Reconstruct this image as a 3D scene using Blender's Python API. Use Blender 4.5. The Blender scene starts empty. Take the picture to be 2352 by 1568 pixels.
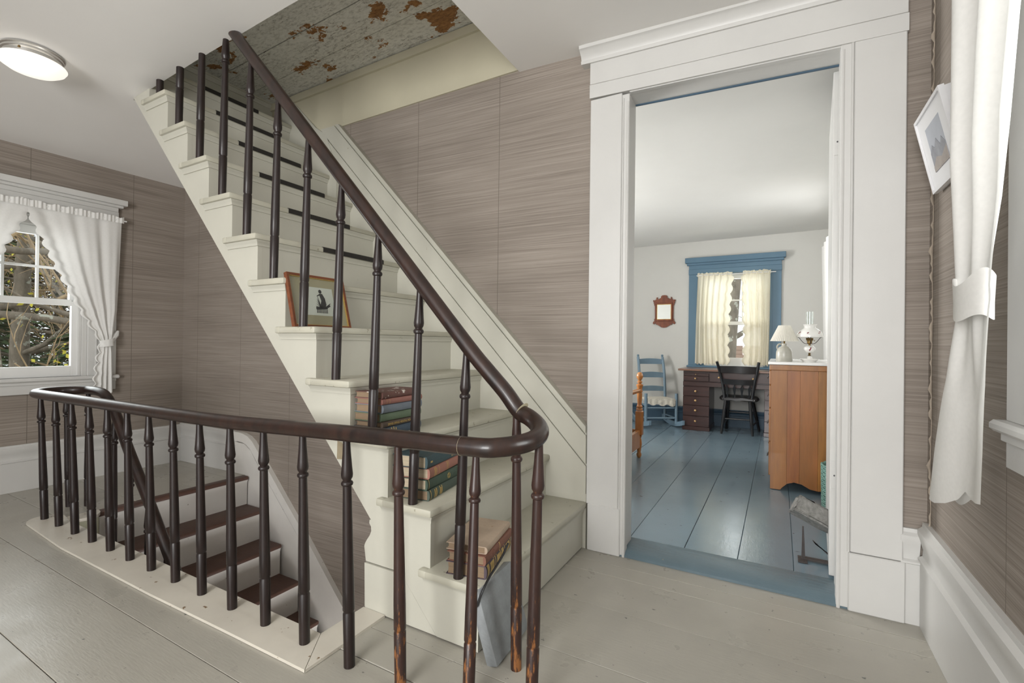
import bpy, bmesh, math, random
from mathutils import Vector, Matrix
from math import sin, cos, pi, radians, sqrt

R = random.Random(7)
SC = bpy.context.scene
C = SC.collection

# ------------------------------------------------------------------ camera
cam_d = bpy.data.cameras.new('camera')
cam_d.sensor_width = 36.0
cam_d.lens = 1093.96 / 2352 * 36.0
cam_d.clip_start = 0.02
cam = bpy.data.objects.new('camera', cam_d)
C.objects.link(cam)
_y, _p, _r = radians(29.2844), radians(0.2055), radians(0.6986)
_f = Vector((-sin(_y) * cos(_p), cos(_y) * cos(_p), sin(_p)))
_rt = Vector((cos(_y), sin(_y), 0))
_u = _rt.cross(_f)
_a = _rt * cos(_r) + _u * sin(_r)
_b = _u * cos(_r) - _rt * sin(_r)
_m = Matrix.Identity(4)
for i in range(3):
    _m[i][0], _m[i][1], _m[i][2] = _a[i], _b[i], -_f[i]
_m[0][3], _m[1][3], _m[2][3] = 0, 0, 1.08
cam.matrix_world = _m
SC.camera = cam

# ------------------------------------------------------------------ sky, daylight, added fill, exposure
SC.view_settings.view_transform = 'Standard'
SC.view_settings.look = 'None'
SC.view_settings.exposure = 0.0
SC.view_settings.gamma = 1.0
SC.view_settings.use_curve_mapping = False

W = bpy.data.worlds.new('overcast_sky')
SC.world = W
W.use_nodes = True
nt = W.node_tree
nt.nodes.clear()
_o = nt.nodes.new('ShaderNodeOutputWorld')
_bg = nt.nodes.new('ShaderNodeBackground')
_bg.inputs[0].default_value = (0.93, 0.96, 1.0, 1)
_bg.inputs[1].default_value = 1.7
nt.links.new(_bg.outputs[0], _o.inputs[0])


def area(name, loc, rot, sx, sy, power, color=(1, 1, 1)):
    d = bpy.data.lights.new(name, 'AREA')
    d.shape = 'RECTANGLE'
    d.size, d.size_y = sx, sy
    d.energy = power
    d.color = color
    o = bpy.data.objects.new(name, d)
    o.location = loc
    o.rotation_euler = rot
    C.objects.link(o)
    return o


# daylight at the hall and bedroom windows, plus added fill lamps out of view
area('daylight_right_window', (1.75, 0.95, 1.75), (0, radians(86), 0), 1.6, 1.5, 85, (1, 0.995, 0.985))
area('daylight_left_window', (-5.9, 1.45, 1.55), (0, radians(-90), 0), 1.5, 1.3, 34, (0.97, 0.985, 1))
area('fill_behind_camera', (-0.75, -2.95, 1.5), (radians(100), 0, 0), 1.9, 1.7, 225, (1, 0.995, 0.98))  # added fill lamp, unseen, lifts the hall from behind the camera
area('daylight_bedroom_right', (0.75, 5.3, 1.6), (0, radians(90), 0), 1.2, 0.9, 14, (1, 0.99, 0.97))
area('fill_bedroom_left', (-3.55, 3.9, 1.45), (0, radians(-112), 0), 1.3, 1.2, 125, (1, 0.995, 0.98))  # added fill lamp out of view, tilted up to brighten the bedroom ceiling
area('daylight_bedroom_far', (-0.53, 7.35, 1.9), (radians(-100), 0, 0), 0.9, 1.0, 14, (0.98, 0.99, 1))
area('fill_lower_hall', (-1.55, 1.75, -1.75), (0, radians(112), 0), 0.9, 0.8, 32, (1, 0.99, 0.97))  # added fill lamp down in the well, brightens the lower stair risers


# ------------------------------------------------------------------ helpers
def lin(c):
    return tuple(((v / 255) / 12.92 if v / 255 <= 0.04045 else ((v / 255 + 0.055) / 1.055) ** 2.4) for v in c)


def tag(o, label=None, cat=None, group=None, kind=None):
    if label: o['label'] = label
    if cat: o['category'] = cat
    if group: o['group'] = group
    if kind: o['kind'] = kind
    return o


def empty(name, loc=(0, 0, 0), rz=0.0, label=None, cat=None, group=None, kind=None):
    o = bpy.data.objects.new(name, None)
    o.empty_display_size = 0.05
    o.location = loc
    o.rotation_euler = (0, 0, rz)
    C.objects.link(o)
    return tag(o, label, cat, group, kind)


class MB:
    """collects shapes and links them as one mesh object"""

    def __init__(s):
        s.bm = bmesh.new()

    def box(s, x0, x1, y0, y1, z0, z1, bev=0.0, seg=1, M=None):
        vs = [s.bm.verts.new((x, y, z)) for x in (x0, x1) for y in (y0, y1) for z in (z0, z1)]
        q = [(0, 1, 3, 2), (4, 6, 7, 5), (0, 4, 5, 1), (2, 3, 7, 6), (0, 2, 6, 4), (1, 5, 7, 3)]
        fs = [s.bm.faces.new([vs[i] for i in f]) for f in q]
        if bev > 0:
            es = list({e for f in fs for e in f.edges})
            r = bmesh.ops.bevel(s.bm, geom=es, offset=bev, segments=seg, affect='EDGES', profile=0.5)
            vs = list({v for f in r['faces'] for v in f.verts} | {v for v in vs if v.is_valid})
        if M is not None:
            for v in vs: v.co = M @ v.co
        return s

    def hexa(s, p):
        """8 points: bottom 4 then top 4"""
        v = [s.bm.verts.new(c) for c in p]
        for f in ((3, 2, 1, 0), (4, 5, 6, 7), (0, 1, 5, 4), (1, 2, 6, 5), (2, 3, 7, 6), (3, 0, 4, 7)):
            s.bm.faces.new([v[i] for i in f])
        return s

    def prism(s, poly, axis, a, b, M=None):
        def P(p, t):
            u, w = p
            c = {'x': (t, u, w), 'y': (u, t, w), 'z': (u, w, t)}[axis]
            return M @ Vector(c) if M is not None else c
        A = [s.bm.verts.new(P(p, a)) for p in poly]
        B = [s.bm.verts.new(P(p, b)) for p in poly]
        n = len(poly)
        s.bm.faces.new(A)
        s.bm.faces.new(B[::-1])
        for i in range(n):
            j = (i + 1) % n
            s.bm.faces.new((A[j], A[i], B[i], B[j]))
        return s

    def lathe(s, prof, n=16, M=None, sx=1, sy=1, caps=True):
        rings = []
        for r, z in prof:
            if r < 1e-6:
                v = Vector((0, 0, z))
                rings.append([s.bm.verts.new(M @ v if M is not None else v)])
            else:
                ring = []
                for i in range(n):
                    v = Vector((r * cos(2 * pi * i / n) * sx, r * sin(2 * pi * i / n) * sy, z))
                    ring.append(s.bm.verts.new(M @ v if M is not None else v))
                rings.append(ring)
        for a, b in zip(rings, rings[1:]):
            for i in range(n):
                j = (i + 1) % n
                if len(a) == 1 and len(b) == 1: continue
                if len(a) == 1: s.bm.faces.new((a[0], b[i], b[j]))
                elif len(b) == 1: s.bm.faces.new((a[i], a[j], b[0]))
                else: s.bm.faces.new((a[i], a[j], b[j], b[i]))
        if caps and len(rings[0]) > 1: s.bm.faces.new(rings[0][::-1])
        if caps and len(rings[-1]) > 1: s.bm.faces.new(rings[-1])
        return s

    def tube(s, pts, rad, n=10, caps=True):
        pts = [Vector(p) for p in pts]
        m = len(pts)
        if not hasattr(rad, '__len__'): rad = [rad] * m
        T = [(pts[min(i + 1, m - 1)] - pts[max(i - 1, 0)]).normalized() for i in range(m)]
        up = Vector((0, 0, 1)) if abs(T[0].z) < 0.9 else Vector((1, 0, 0))
        X = T[0].cross(up).normalized()
        rings = []
        for i in range(m):
            X = (X - T[i] * X.dot(T[i])).normalized()
            Y = T[i].cross(X)
            rings.append([s.bm.verts.new(pts[i] + (X * cos(2 * pi * k / n) + Y * sin(2 * pi * k / n)) * rad[i]) for k in range(n)])
        for a, b in zip(rings, rings[1:]):
            for k in range(n):
                j = (k + 1) % n
                s.bm.faces.new((a[k], a[j], b[j], b[k]))
        if caps:
            s.bm.faces.new(rings[0][::-1])
            s.bm.faces.new(rings[-1])
        return s

    def grid(s, f, nu, nv, closed=False):
        g = [[s.bm.verts.new(f(i / nu, j / nv)) for j in range(nv + 1)] for i in range(nu + 1)]
        for i in range(nu):
            for j in range(nv):
                s.bm.faces.new((g[i][j], g[i + 1][j], g[i + 1][j + 1], g[i][j + 1]))
        return s

    def build(s, name, mat, parent=None, local=False, smooth=35, **kw):
        me = bpy.data.meshes.new(name)
        bmesh.ops.recalc_face_normals(s.bm, faces=s.bm.faces)
        if parent is not None and not local:
            org = Vector((0, 0, 0))
            p = parent
            while p is not None:
                org += p.location
                p = p.parent
            for v in s.bm.verts: v.co -= org
        s.bm.to_mesh(me)
        s.bm.free()
        if smooth:
            me.polygons.foreach_set('use_smooth', [True] * len(me.polygons))
            me.set_sharp_from_angle(angle=radians(smooth))
        if mat is not None: me.materials.append(mat)
        o = bpy.data.objects.new(name, me)
        C.objects.link(o)
        if parent is not None: o.parent = parent
        return tag(o, **kw)


def inst(o, name, parent, loc=None, M=None):
    c = o.copy()
    C.objects.link(c)
    c.name = name
    c.parent = parent
    if M is not None: c.matrix_local = M
    elif loc is not None: c.location = loc
    return c


def copy_tree(o, parent=None):
    c = o.copy()
    C.objects.link(c)
    c.parent = parent
    for ch in list(o.children): copy_tree(ch, c)
    return c


def catmull(P, per=8):
    P = [Vector(p) for p in P]
    out = []
    for i in range(len(P) - 1):
        p0, p1, p2, p3 = P[max(i - 1, 0)], P[i], P[i + 1], P[min(i + 2, len(P) - 1)]
        for k in range(per):
            t = k / per
            out.append(0.5 * ((2 * p1) + (p2 - p0) * t + (2 * p0 - 5 * p1 + 4 * p2 - p3) * t * t + (3 * p1 - p0 - 3 * p2 + p3) * t ** 3))
    out.append(P[-1])
    return out


def lerp(tab, x):
    """piecewise linear table [(x, y), ...] sorted by x"""
    if x <= tab[0][0]: return tab[0][1]
    for (a, ya), (b, yb) in zip(tab, tab[1:]):
        if x <= b: return ya + (yb - ya) * (x - a) / (b - a)
    return tab[-1][1]


# ------------------------------------------------------------------ materials
def newmat(name):
    m = bpy.data.materials.new(name)
    m.use_nodes = True
    n = m.node_tree
    n.nodes.clear()
    out = n.nodes.new('ShaderNodeOutputMaterial')
    b = n.nodes.new('ShaderNodeBsdfPrincipled')
    n.links.new(b.outputs[0], out.inputs[0])
    return m, n, b, out


def noise(n, co, scale, detail=3, rough=0.55, sx=(1, 1, 1)):
    mp = n.nodes.new('ShaderNodeMapping')
    mp.inputs['Scale'].default_value = sx
    n.links.new(co, mp.inputs[0])
    t = n.nodes.new('ShaderNodeTexNoise')
    t.inputs['Scale'].default_value = scale
    t.inputs['Detail'].default_value = detail
    t.inputs['Roughness'].default_value = rough
    n.links.new(mp.outputs[0], t.inputs['Vector'])
    return t.outputs['Fac']


def ramp(n, fac, stops):
    r = n.nodes.new('ShaderNodeValToRGB')
    e = r.color_ramp.elements
    while len(e) < len(stops): e.new(0.5)
    for el, (p, c) in zip(e, stops):
        el.position = p
        el.color = (*c, 1) if len(c) == 3 else c
    n.links.new(fac, r.inputs[0])
    return r.outputs[0]


def mixc(n, fac, a, b, mode='MIX'):
    m = n.nodes.new('ShaderNodeMix')
    m.data_type = 'RGBA'
    m.blend_type = mode
    for sock, v in ((m.inputs[0], fac), (m.inputs[6], a), (m.inputs[7], b)):
        if hasattr(v, 'is_output'): n.links.new(v, sock)
        elif isinstance(v, (int, float)): sock.default_value = v
        else: sock.default_value = (*v, 1)
    return m.outputs[2]


def bump(n, b, h, strength, dist=0.01):
    k = n.nodes.new('ShaderNodeBump')
    k.inputs['Strength'].default_value = strength
    k.inputs['Distance'].default_value = dist
    n.links.new(h, k.inputs['Height'])
    n.links.new(k.outputs[0], b.inputs['Normal'])


def coords(n, kind='Object'):
    t = n.nodes.new('ShaderNodeTexCoord')
    return t.outputs[kind]


def mat(name, col, rough=0.5, var=0.06, scale=4, sx=(1, 1, 1), bmp=0.0, bscale=40, bsx=None, metal=0.0,
        chips=None, coat=0.0, detail=4):
    """painted / plain surface: slight colour variation, fine relief, optional chips (colour, amount, scale)"""
    m, n, b, out = newmat(name)
    c = lin(col)
    co = coords(n)
    f = noise(n, co, scale, detail, 0.6, sx)
    base = ramp(n, f, [(0.3, tuple(v * (1 - var) for v in c)), (0.7, tuple(min(1, v * (1 + var)) for v in c))])
    if chips:
        f2 = noise(n, co, chips[2], 6, 0.6, chips[3] if len(chips) > 3 else (1, 1, 1))
        k = ramp(n, f2, [(chips[1], (0, 0, 0)), (chips[1] + 0.015, (1, 1, 1))])
        base = mixc(n, k, base, lin(chips[0]))
    n.links.new(base, b.inputs['Base Color'])
    b.inputs['Roughness'].default_value = rough
    b.inputs['Metallic'].default_value = metal
    b.inputs['Coat Weight'].default_value = coat
    b.inputs['Coat Roughness'].default_value = 0.2
    if bmp: bump(n, b, noise(n, co, bscale, 4, 0.6, bsx or sx), bmp)
    return m


def wood(name, c1, c2, rough=0.35, sx=(1, 1, 12), scale=3, coat=0.0, wear=None, bmp=0.05):
    m, n, b, out = newmat(name)
    co = coords(n)
    f = noise(n, co, scale, 6, 0.65, sx)
    base = ramp(n, f, [(0.3, lin(c1)), (0.7, lin(c2))])
    if wear:
        f2 = noise(n, co, wear[2], 6, 0.65, wear[3] if len(wear) > 3 else (1, 1, 0.35))
        if len(wear) > 4:      # heavier where hands and feet rub: by height along the piece
            sp = n.nodes.new('ShaderNodeSeparateXYZ')
            n.links.new(co, sp.inputs[0])
            w2 = ramp(n, sp.outputs[2], [(0.0, (0.62,) * 3), (0.30, (0.56,) * 3), (0.45, (0.47,) * 3), (0.75, (0.45,) * 3), (0.85, (0.52,) * 3), (0.95, (0.44,) * 3)])
            ad = n.nodes.new('ShaderNodeMath')
            ad.operation = 'ADD'
            n.links.new(f2, ad.inputs[0])
            n.links.new(w2, ad.inputs[1])
            hf = n.nodes.new('ShaderNodeMath')
            hf.operation = 'MULTIPLY'
            n.links.new(ad.outputs[0], hf.inputs[0])
            hf.inputs[1].default_value = 0.5
            f2 = hf.outputs[0]
        k = ramp(n, f2, [(wear[1], (0, 0, 0)), (wear[1] + 0.04, (1, 1, 1))])
        base = mixc(n, k, base, lin(wear[0]))
    n.links.new(base, b.inputs['Base Color'])
    b.inputs['Roughness'].default_value = rough
    b.inputs['Coat Weight'].default_value = coat
    if bmp: bump(n, b, f, bmp)
    return m


def wallpaper(name, dark, light, seam=0.0):
    """woven grass-cloth paper: fine uneven horizontal strands, hairline seams between the drops"""
    m, n, b, out = newmat(name)
    co = coords(n)
    f1 = noise(n, co, 1.0, 4, 0.7, (1.3, 1.3, 130))
    f2 = noise(n, co, 1.0, 3, 0.6, (2.2, 2.2, 260))
    f3 = noise(n, co, 0.9, 2, 0.5, (1, 1, 6))
    h = mixc(n, 0.42, f1, f2)
    h = mixc(n, 0.2, h, f3)
    base = ramp(n, h, [(0.36, lin(dark)), (0.66, lin(light))])
    if seam:
        sp = n.nodes.new('ShaderNodeSeparateXYZ')
        n.links.new(co, sp.inputs[0])
        a = n.nodes.new('ShaderNodeMath'); a.operation = 'ADD'
        n.links.new(sp.outputs[0], a.inputs[0]); n.links.new(sp.outputs[1], a.inputs[1])
        a2 = n.nodes.new('ShaderNodeMath'); a2.operation = 'ADD'
        n.links.new(a.outputs[0], a2.inputs[0]); a2.inputs[1].default_value = 20 + seam
        q = n.nodes.new('ShaderNodeMath'); q.operation = 'MODULO'
        n.links.new(a2.outputs[0], q.inputs[0]); q.inputs[1].default_value = 0.62
        l = n.nodes.new('ShaderNodeMath'); l.operation = 'LESS_THAN'
        n.links.new(q.outputs[0], l.inputs[0]); l.inputs[1].default_value = 0.004
        base = mixc(n, l.outputs[0], base, tuple(v * 0.9 for v in lin(dark)))
    n.links.new(base, b.inputs['Base Color'])
    b.inputs['Roughness'].default_value = 0.75
    bump(n, b, h, 0.25, 0.004)
    return m


def cloth(name, col, trans=0.5, tp=0.0):
    m = bpy.data.materials.new(name)
    m.use_nodes = True
    n = m.node_tree
    n.nodes.clear()
    out = n.nodes.new('ShaderNodeOutputMaterial')
    d = n.nodes.new('ShaderNodeBsdfDiffuse')
    t = n.nodes.new('ShaderNodeBsdfTranslucent')
    co = coords(n)
    f = noise(n, co, 90, 2, 0.5)
    c = ramp(n, f, [(0.3, tuple(v * 0.96 for v in lin(col))), (0.7, lin(col))])
    n.links.new(c, d.inputs[0])
    n.links.new(c, t.inputs[0])
    mx = n.nodes.new('ShaderNodeMixShader')
    mx.inputs[0].default_value = trans
    n.links.new(d.outputs[0], mx.inputs[1])
    n.links.new(t.outputs[0], mx.inputs[2])
    last = mx
    if tp > 0:
        tr = n.nodes.new('ShaderNodeBsdfTransparent')
        m2 = n.nodes.new('ShaderNodeMixShader')
        m2.inputs[0].default_value = tp
        n.links.new(mx.outputs[0], m2.inputs[1])
        n.links.new(tr.outputs[0], m2.inputs[2])
        last = m2
    n.links.new(last.outputs[0], out.inputs[0])
    return m


def glass(name):
    m = bpy.data.materials.new(name)
    m.use_nodes = True
    n = m.node_tree
    n.nodes.clear()
    out = n.nodes.new('ShaderNodeOutputMaterial')
    t = n.nodes.new('ShaderNodeBsdfTransparent')
    t.inputs[0].default_value = (0.96, 0.98, 0.97, 1)
    g = n.nodes.new('ShaderNodeBsdfGlossy')
    g.inputs['Roughness'].default_value = 0.02
    lw = n.nodes.new('ShaderNodeLayerWeight')
    lw.inputs[0].default_value = 0.5
    pw = n.nodes.new('ShaderNodeMath')
    pw.operation = 'POWER'
    n.links.new(lw.outputs['Facing'], pw.inputs[0])
    pw.inputs[1].default_value = 4.0
    fr = n.nodes.new('ShaderNodeMath')
    fr.operation = 'MULTIPLY_ADD'
    n.links.new(pw.outputs[0], fr.inputs[0])
    fr.inputs[1].default_value = 0.5
    fr.inputs[2].default_value = 0.035
    mx = n.nodes.new('ShaderNodeMixShader')
    n.links.new(fr.outputs[0], mx.inputs[0])
    n.links.new(t.outputs[0], mx.inputs[1])
    n.links.new(g.outputs[0], mx.inputs[2])
    n.links.new(mx.outputs[0], out.inputs[0])
    return m


def glow(name, col, strength):
    m, n, b, out = newmat(name)
    b.inputs['Base Color'].default_value = (*lin(col), 1)
    b.inputs['Emission Color'].default_value = (*lin(col), 1)
    b.inputs['Emission Strength'].default_value = strength
    b.inputs['Roughness'].default_value = 0.3
    return m


def peel(name):
    """grey flaking paint on boards, bare brown wood showing in patches"""
    m, n, b, out = newmat(name)
    co = coords(n)
    f = noise(n, co, 3.0, 8, 0.65, (1, 1.4, 1))
    g = noise(n, co, 30, 6, 0.7, (1, 2, 1))
    paint = ramp(n, g, [(0.25, lin((150, 148, 140))), (0.5, lin((212, 211, 203))), (0.75, lin((226, 225, 218)))])
    k = ramp(n, f, [(0.585, (0, 0, 0)), (0.592, (1, 1, 1))])
    bare = ramp(n, g, [(0.3, lin((104, 70, 40))), (0.7, lin((172, 124, 74)))])
    base = mixc(n, k, paint, bare)
    crack = noise(n, co, 5, 5, 0.6, (1, 6, 1))
    kc = ramp(n, crack, [(0.488, (0, 0, 0)), (0.5, (1, 1, 1)), (0.512, (0, 0, 0))])
    gate = ramp(n, noise(n, co, 4, 2), [(0.44, (0, 0, 0)), (0.52, (0.85, 0.85, 0.85))])
    kk = mixc(n, 1.0, kc, gate, 'MULTIPLY')
    base = mixc(n, kk, base, lin((78, 60, 44)))
    n.links.new(base, b.inputs['Base Color'])
    b.inputs['Roughness'].default_value = 0.8
    bump(n, b, mixc(n, 0.5, f, g), 0.4)
    return m


def plankmat(name, col, rough, chip, bsx, spec=0.5):
    m, n, b, out = newmat(name)
    co = coords(n)
    oi = n.nodes.new('ShaderNodeObjectInfo')
    c = lin(col)
    f = noise(n, co, 2.2, 4, 0.6)
    base = ramp(n, f, [(0.3, tuple(v * 0.93 for v in c)), (0.7, tuple(v * 1.06 for v in c))])
    rnd = ramp(n, oi.outputs['Random'], [(0, (0.95,) * 3), (1, (1.05,) * 3)])
    base = mixc(n, 1.0, base, rnd, 'MULTIPLY')
    f2 = noise(n, co, 26, 5, 0.55, (1, 1.3, 1))
    k = ramp(n, f2, [(0.70, (0, 0, 0)), (0.715, (1, 1, 1))])
    base = mixc(n, k, base, lin(chip))
    f4 = noise(n, co, 70, 3, 0.5)
    k4 = ramp(n, f4, [(0.745, (0, 0, 0)), (0.76, (1, 1, 1))])
    base = mixc(n, k4, base, tuple(v * 0.45 for v in c))
    n.links.new(base, b.inputs['Base Color'])
    rr = ramp(n, noise(n, co, 6, 4, 0.6), [(0.3, (rough * 0.8,) * 3), (0.7, (rough * 1.25,) * 3)])
    n.links.new(rr, b.inputs['Roughness'])
    b.inputs['Specular IOR Level'].default_value = spec
    h = mixc(n, 0.5, noise(n, co, 22, 4, 0.6, bsx), noise(n, co, 5, 3, 0.6, bsx))
    bump(n, b, h, 0.22, 0.004)
    return m


WHITE = (222, 221, 217)
M_trim = mat('white_trim_paint', (203, 202, 199), 0.42, 0.03, 3, bmp=0.06, bscale=30, chips=((150, 146, 138), 0.77, 18))
M_white = mat('white_window_paint', (228, 228, 226), 0.4, 0.02, 3)
M_ceil = mat('ceiling_plaster', (232, 230, 227), 0.85, 0.02, 1.5, bmp=0.08, bscale=6)
M_cream = mat('cream_stair_paint', (190, 188, 176), 0.4, 0.04, 3, bmp=0.05, bscale=30, chips=((158, 152, 134), 0.72, 14))
M_tread = mat('worn_tread_paint', (180, 177, 162), 0.45, 0.08, 5, chips=((150, 145, 128), 0.66, 24), bmp=0.05)
M_board = mat('aged_cream_board', (190, 184, 162), 0.5, 0.05, 3, chips=((140, 124, 92), 0.75, 12))
M_paper = wallpaper('grasscloth_paper', (116, 106, 97), (162, 152, 142), 0.13)
M_paper_e = mat('paper_edge', (158, 146, 132), 0.8, 0.08, 12)
M_bedceil = mat('bedroom_ceiling_plaster', (222, 221, 217), 0.85, 0.02, 2, bmp=0.1, bscale=8)
M_bedwall = mat('bedroom_plaster', (203, 202, 197), 0.85, 0.02, 2, bmp=0.1, bscale=8)
M_floor = plankmat('grey_floor_paint', (168, 164, 154), 0.31, (104, 104, 98), (1, 6, 1), 0.45)
M_blue = plankmat('blue_floor_paint', (112, 131, 142), 0.17, (66, 78, 88), (4, 1, 1), 0.55)
M_bluetrim = mat('blue_trim_paint', (86, 117, 138), 0.45, 0.04, 3, chips=((205, 200, 192), 0.78, 9))
M_bluedark = mat('dark_blue_baseboard', (62, 88, 108), 0.45, 0.05, 3)
M_thresh = mat('threshold_paint', (94, 112, 121), 0.3, 0.08, 6, chips=((150, 140, 118), 0.72, 16), bmp=0.25, bscale=14, bsx=(1, 5, 1))
M_curb = mat('curb_paint', (206, 200, 188), 0.4, 0.07, 4, chips=((130, 108, 82), 0.665, 20))
M_rail = wood('dark_varnish', (22, 14, 12), (50, 31, 24), 0.36, (6, 6, 1), 4, coat=0.15, wear=((150, 140, 132), 0.79, 16))
M_balu = wood('dark_baluster_varnish', (18, 11, 11), (38, 24, 21), 0.42, (8, 8, 1), 4, coat=0.06, wear=((175, 160, 150), 0.80, 18))
M_baluw = wood('worn_baluster_varnish', (32, 19, 17), (60, 37, 30), 0.42, (8, 8, 1), 4, coat=0.06, wear=((134, 86, 46), 0.552, 16, (5, 5, 0.8), 1))
M_brown = mat('brown_tread_paint', (84, 58, 48), 0.5, 0.1, 6, chips=((150, 120, 96), 0.76, 20), bmp=0.2, bscale=30)
M_dirtyw = mat('lower_stair_paint', (218, 215, 210), 0.5, 0.05, 4, chips=((165, 158, 150), 0.68, 12))
M_fascia = mat('pale_green_fascia', (192, 192, 168), 0.5, 0.05, 4)
M_rubber = mat('black_rubber', (34, 31, 28), 0.7, 0.1, 30, bmp=0.3, bscale=60)
M_peel = peel('flaking_ceiling_paint')
M_brass = mat('aged_brass', (128, 104, 62), 0.35, 0.1, 10, metal=0.8)
M_latch = mat('tarnished_plate', (176, 162, 136), 0.4, 0.1, 20, metal=0.5)
M_chrome = mat('brushed_nickel', (200, 198, 194), 0.25, 0.03, 10, metal=0.9)
M_iron = mat('rusty_iron', (62, 56, 54), 0.6, 0.2, 20, bmp=0.3)
M_wire = mat('grey_wire', (70, 70, 72), 0.35, 0.1, 20, metal=0.8)
M_stone = mat('rough_grey_stone', (132, 131, 127), 0.9, 0.25, 60, bmp=0.8, bscale=70)
M_soap = mat('soapstone', (138, 142, 144), 0.6, 0.12, 20, chips=((206, 206, 204), 0.74, 30), bmp=0.25, bscale=90)
M_maple = wood('honey_maple', (158, 96, 46), (194, 132, 72), 0.3, (6, 6, 1), 3, coat=0.4)
M_dress = wood('amber_pine', (120, 74, 24), (160, 104, 40), 0.4, (7, 7, 0.7), 2.4, coat=0.1)
M_desk = wood('dark_mahogany', (46, 28, 26), (68, 42, 38), 0.35, (2, 9, 9), 3, coat=0.3)
M_desktop = wood('worn_desk_top', (104, 72, 58), (140, 104, 84), 0.3, (1, 8, 8), 3, coat=0.3)
M_black = mat('black_chair_paint', (30, 29, 30), 0.32, 0.15, 10, coat=0.4, chips=((126, 104, 70), 0.78, 14))
M_bluechair = mat('blue_chair_paint', (118, 141, 157), 0.4, 0.07, 6, chips=((150, 168, 180), 0.72, 12))
M_mirrorf = wood('red_mahogany', (96, 44, 22), (136, 70, 36), 0.35, (6, 6, 2), 4)
M_knob = mat('worn_brass_knob', (196, 160, 110), 0.35, 0.1, 20, metal=0.4)
M_marble = mat('white_marble', (226, 225, 222), 0.25, 0.05, 6)
M_stoneware = mat('stoneware', (172, 170, 160), 0.4, 0.06, 8, sx=(1, 1, 8), chips=((120, 112, 98), 0.74, 40), coat=0.3)
M_milk = mat('milk_glass', (236, 235, 231), 0.15, 0.01, 5, coat=0.6)
M_flower = mat('painted_flower', (134, 58, 66), 0.4, 0.3, 60)
M_shade = cloth('lampshade_cloth', (240, 237, 228), 0.45)
M_curt = cloth('white_cotton', (238, 237, 234), 0.16)
M_curtc = cloth('cream_cotton', (240, 233, 212), 0.4, 0.06)
M_linen = mat('white_linen', (232, 232, 232), 0.9, 0.03, 6)
M_seat = mat('woven_tape', (216, 210, 196), 0.9, 0.25, 25, sx=(1, 4, 1))
M_basket = mat('green_wicker', (112, 150, 140), 0.6, 0.15, 30)
M_pages = mat('yellowed_pages', (188, 174, 150), 0.9, 0.16, 6, sx=(1, 1, 60))
M_pagesd = mat('browned_pages', (132, 112, 90), 0.9, 0.2, 8, sx=(1, 1, 60))
M_gold = mat('gilt', (198, 168, 100), 0.35, 0.1, 30, metal=0.5)
M_glass = glass('window_glass')
M_lampglass = glow('lit_opal_glass', (255, 250, 240), 0.72)
M_paperw = mat('print_paper', (216, 215, 208), 0.8, 0.02, 10)
M_ink = mat('print_ink', (58, 58, 58), 0.8, 0.3, 60)
M_mat = mat('tan_mat_board', (172, 162, 136), 0.8, 0.03, 20)
M_wfr = wood('warm_frame_wood', (92, 50, 30), (126, 72, 44), 0.4, (8, 1, 8), 5)
M_fwhite = mat('white_frame', (226, 226, 228), 0.35, 0.02, 10)
M_steel = mat('dark_slot', (30, 34, 44), 0.6, 0.1, 10)
M_bark = mat('tree_bark', (128, 118, 104), 0.95, 0.35, 9, sx=(1, 1, 0.4), bmp=1.0, bscale=16, chips=((178, 178, 164), 0.6, 5))
M_bark2 = mat('pale_twig_bark', (176, 152, 118), 0.9, 0.25, 6)
M_ever = mat('evergreen_needles', (66, 84, 46), 0.85, 0.5, 3)
M_thick = mat('brown_thicket', (122, 106, 84), 0.9, 0.4, 2)
M_bud = mat('spring_buds', (200, 190, 70), 0.8, 0.2, 8)
M_ground = mat('leaf_litter', (128, 112, 88), 0.95, 0.3, 2)
M_shingle = mat('brown_shingle', (150, 124, 106), 0.9, 0.2, 12, sx=(1, 6, 6), bmp=0.3)


# ------------------------------------------------------------------ shared geometry of the house
def wy(x):
    """front face of the long wall (it bends slightly past the door)"""
    return 2.42 if x > -0.9 else 2.42 - (-0.9 - x) * 0.0373


CZ = [(-4.8, 2.415), (-4.66, 2.43), (-4.2, 2.482), (-3.45, 2.546), (-2.75, 2.59), (-2.0, 2.625), (-1.3, 2.645), (-0.9, 2.642), (0.0, 2.602), (0.7, 2.57)]


def cz(x): return lerp(CZ, x)


LX, RX, BY = -4.66, 0.51, -2.6     # left wall, right wall, rear wall
RISE, GOING = 0.2238, 0.214


def tx(n): return -0.879 - GOING * n
def tz(n): return 0.247 + RISE * n


# ------------------------------------------------------------------ floor of the hall
floor = empty('floor', kind='structure', label='worn grey painted floorboards of the upstairs hall')
EDG = [-2.6, -2.32, -2.02, -1.75, -1.45, -1.17, -0.88, -0.58, -0.29, 0.02, 0.31, 0.614, 0.90, 1.175, 1.32, 1.55, 1.90, 2.175, 2.285, 2.44]


def plank(x0, x1, y0, y1, z=0.0):
    dz = R.uniform(-0.0012, 0.0012)
    MB().box(x0, x1, y0 + 0.0009, y1 - 0.0009, z - 0.028 + dz, z + dz, 0.0018).build('plank', M_floor, floor)


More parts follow.
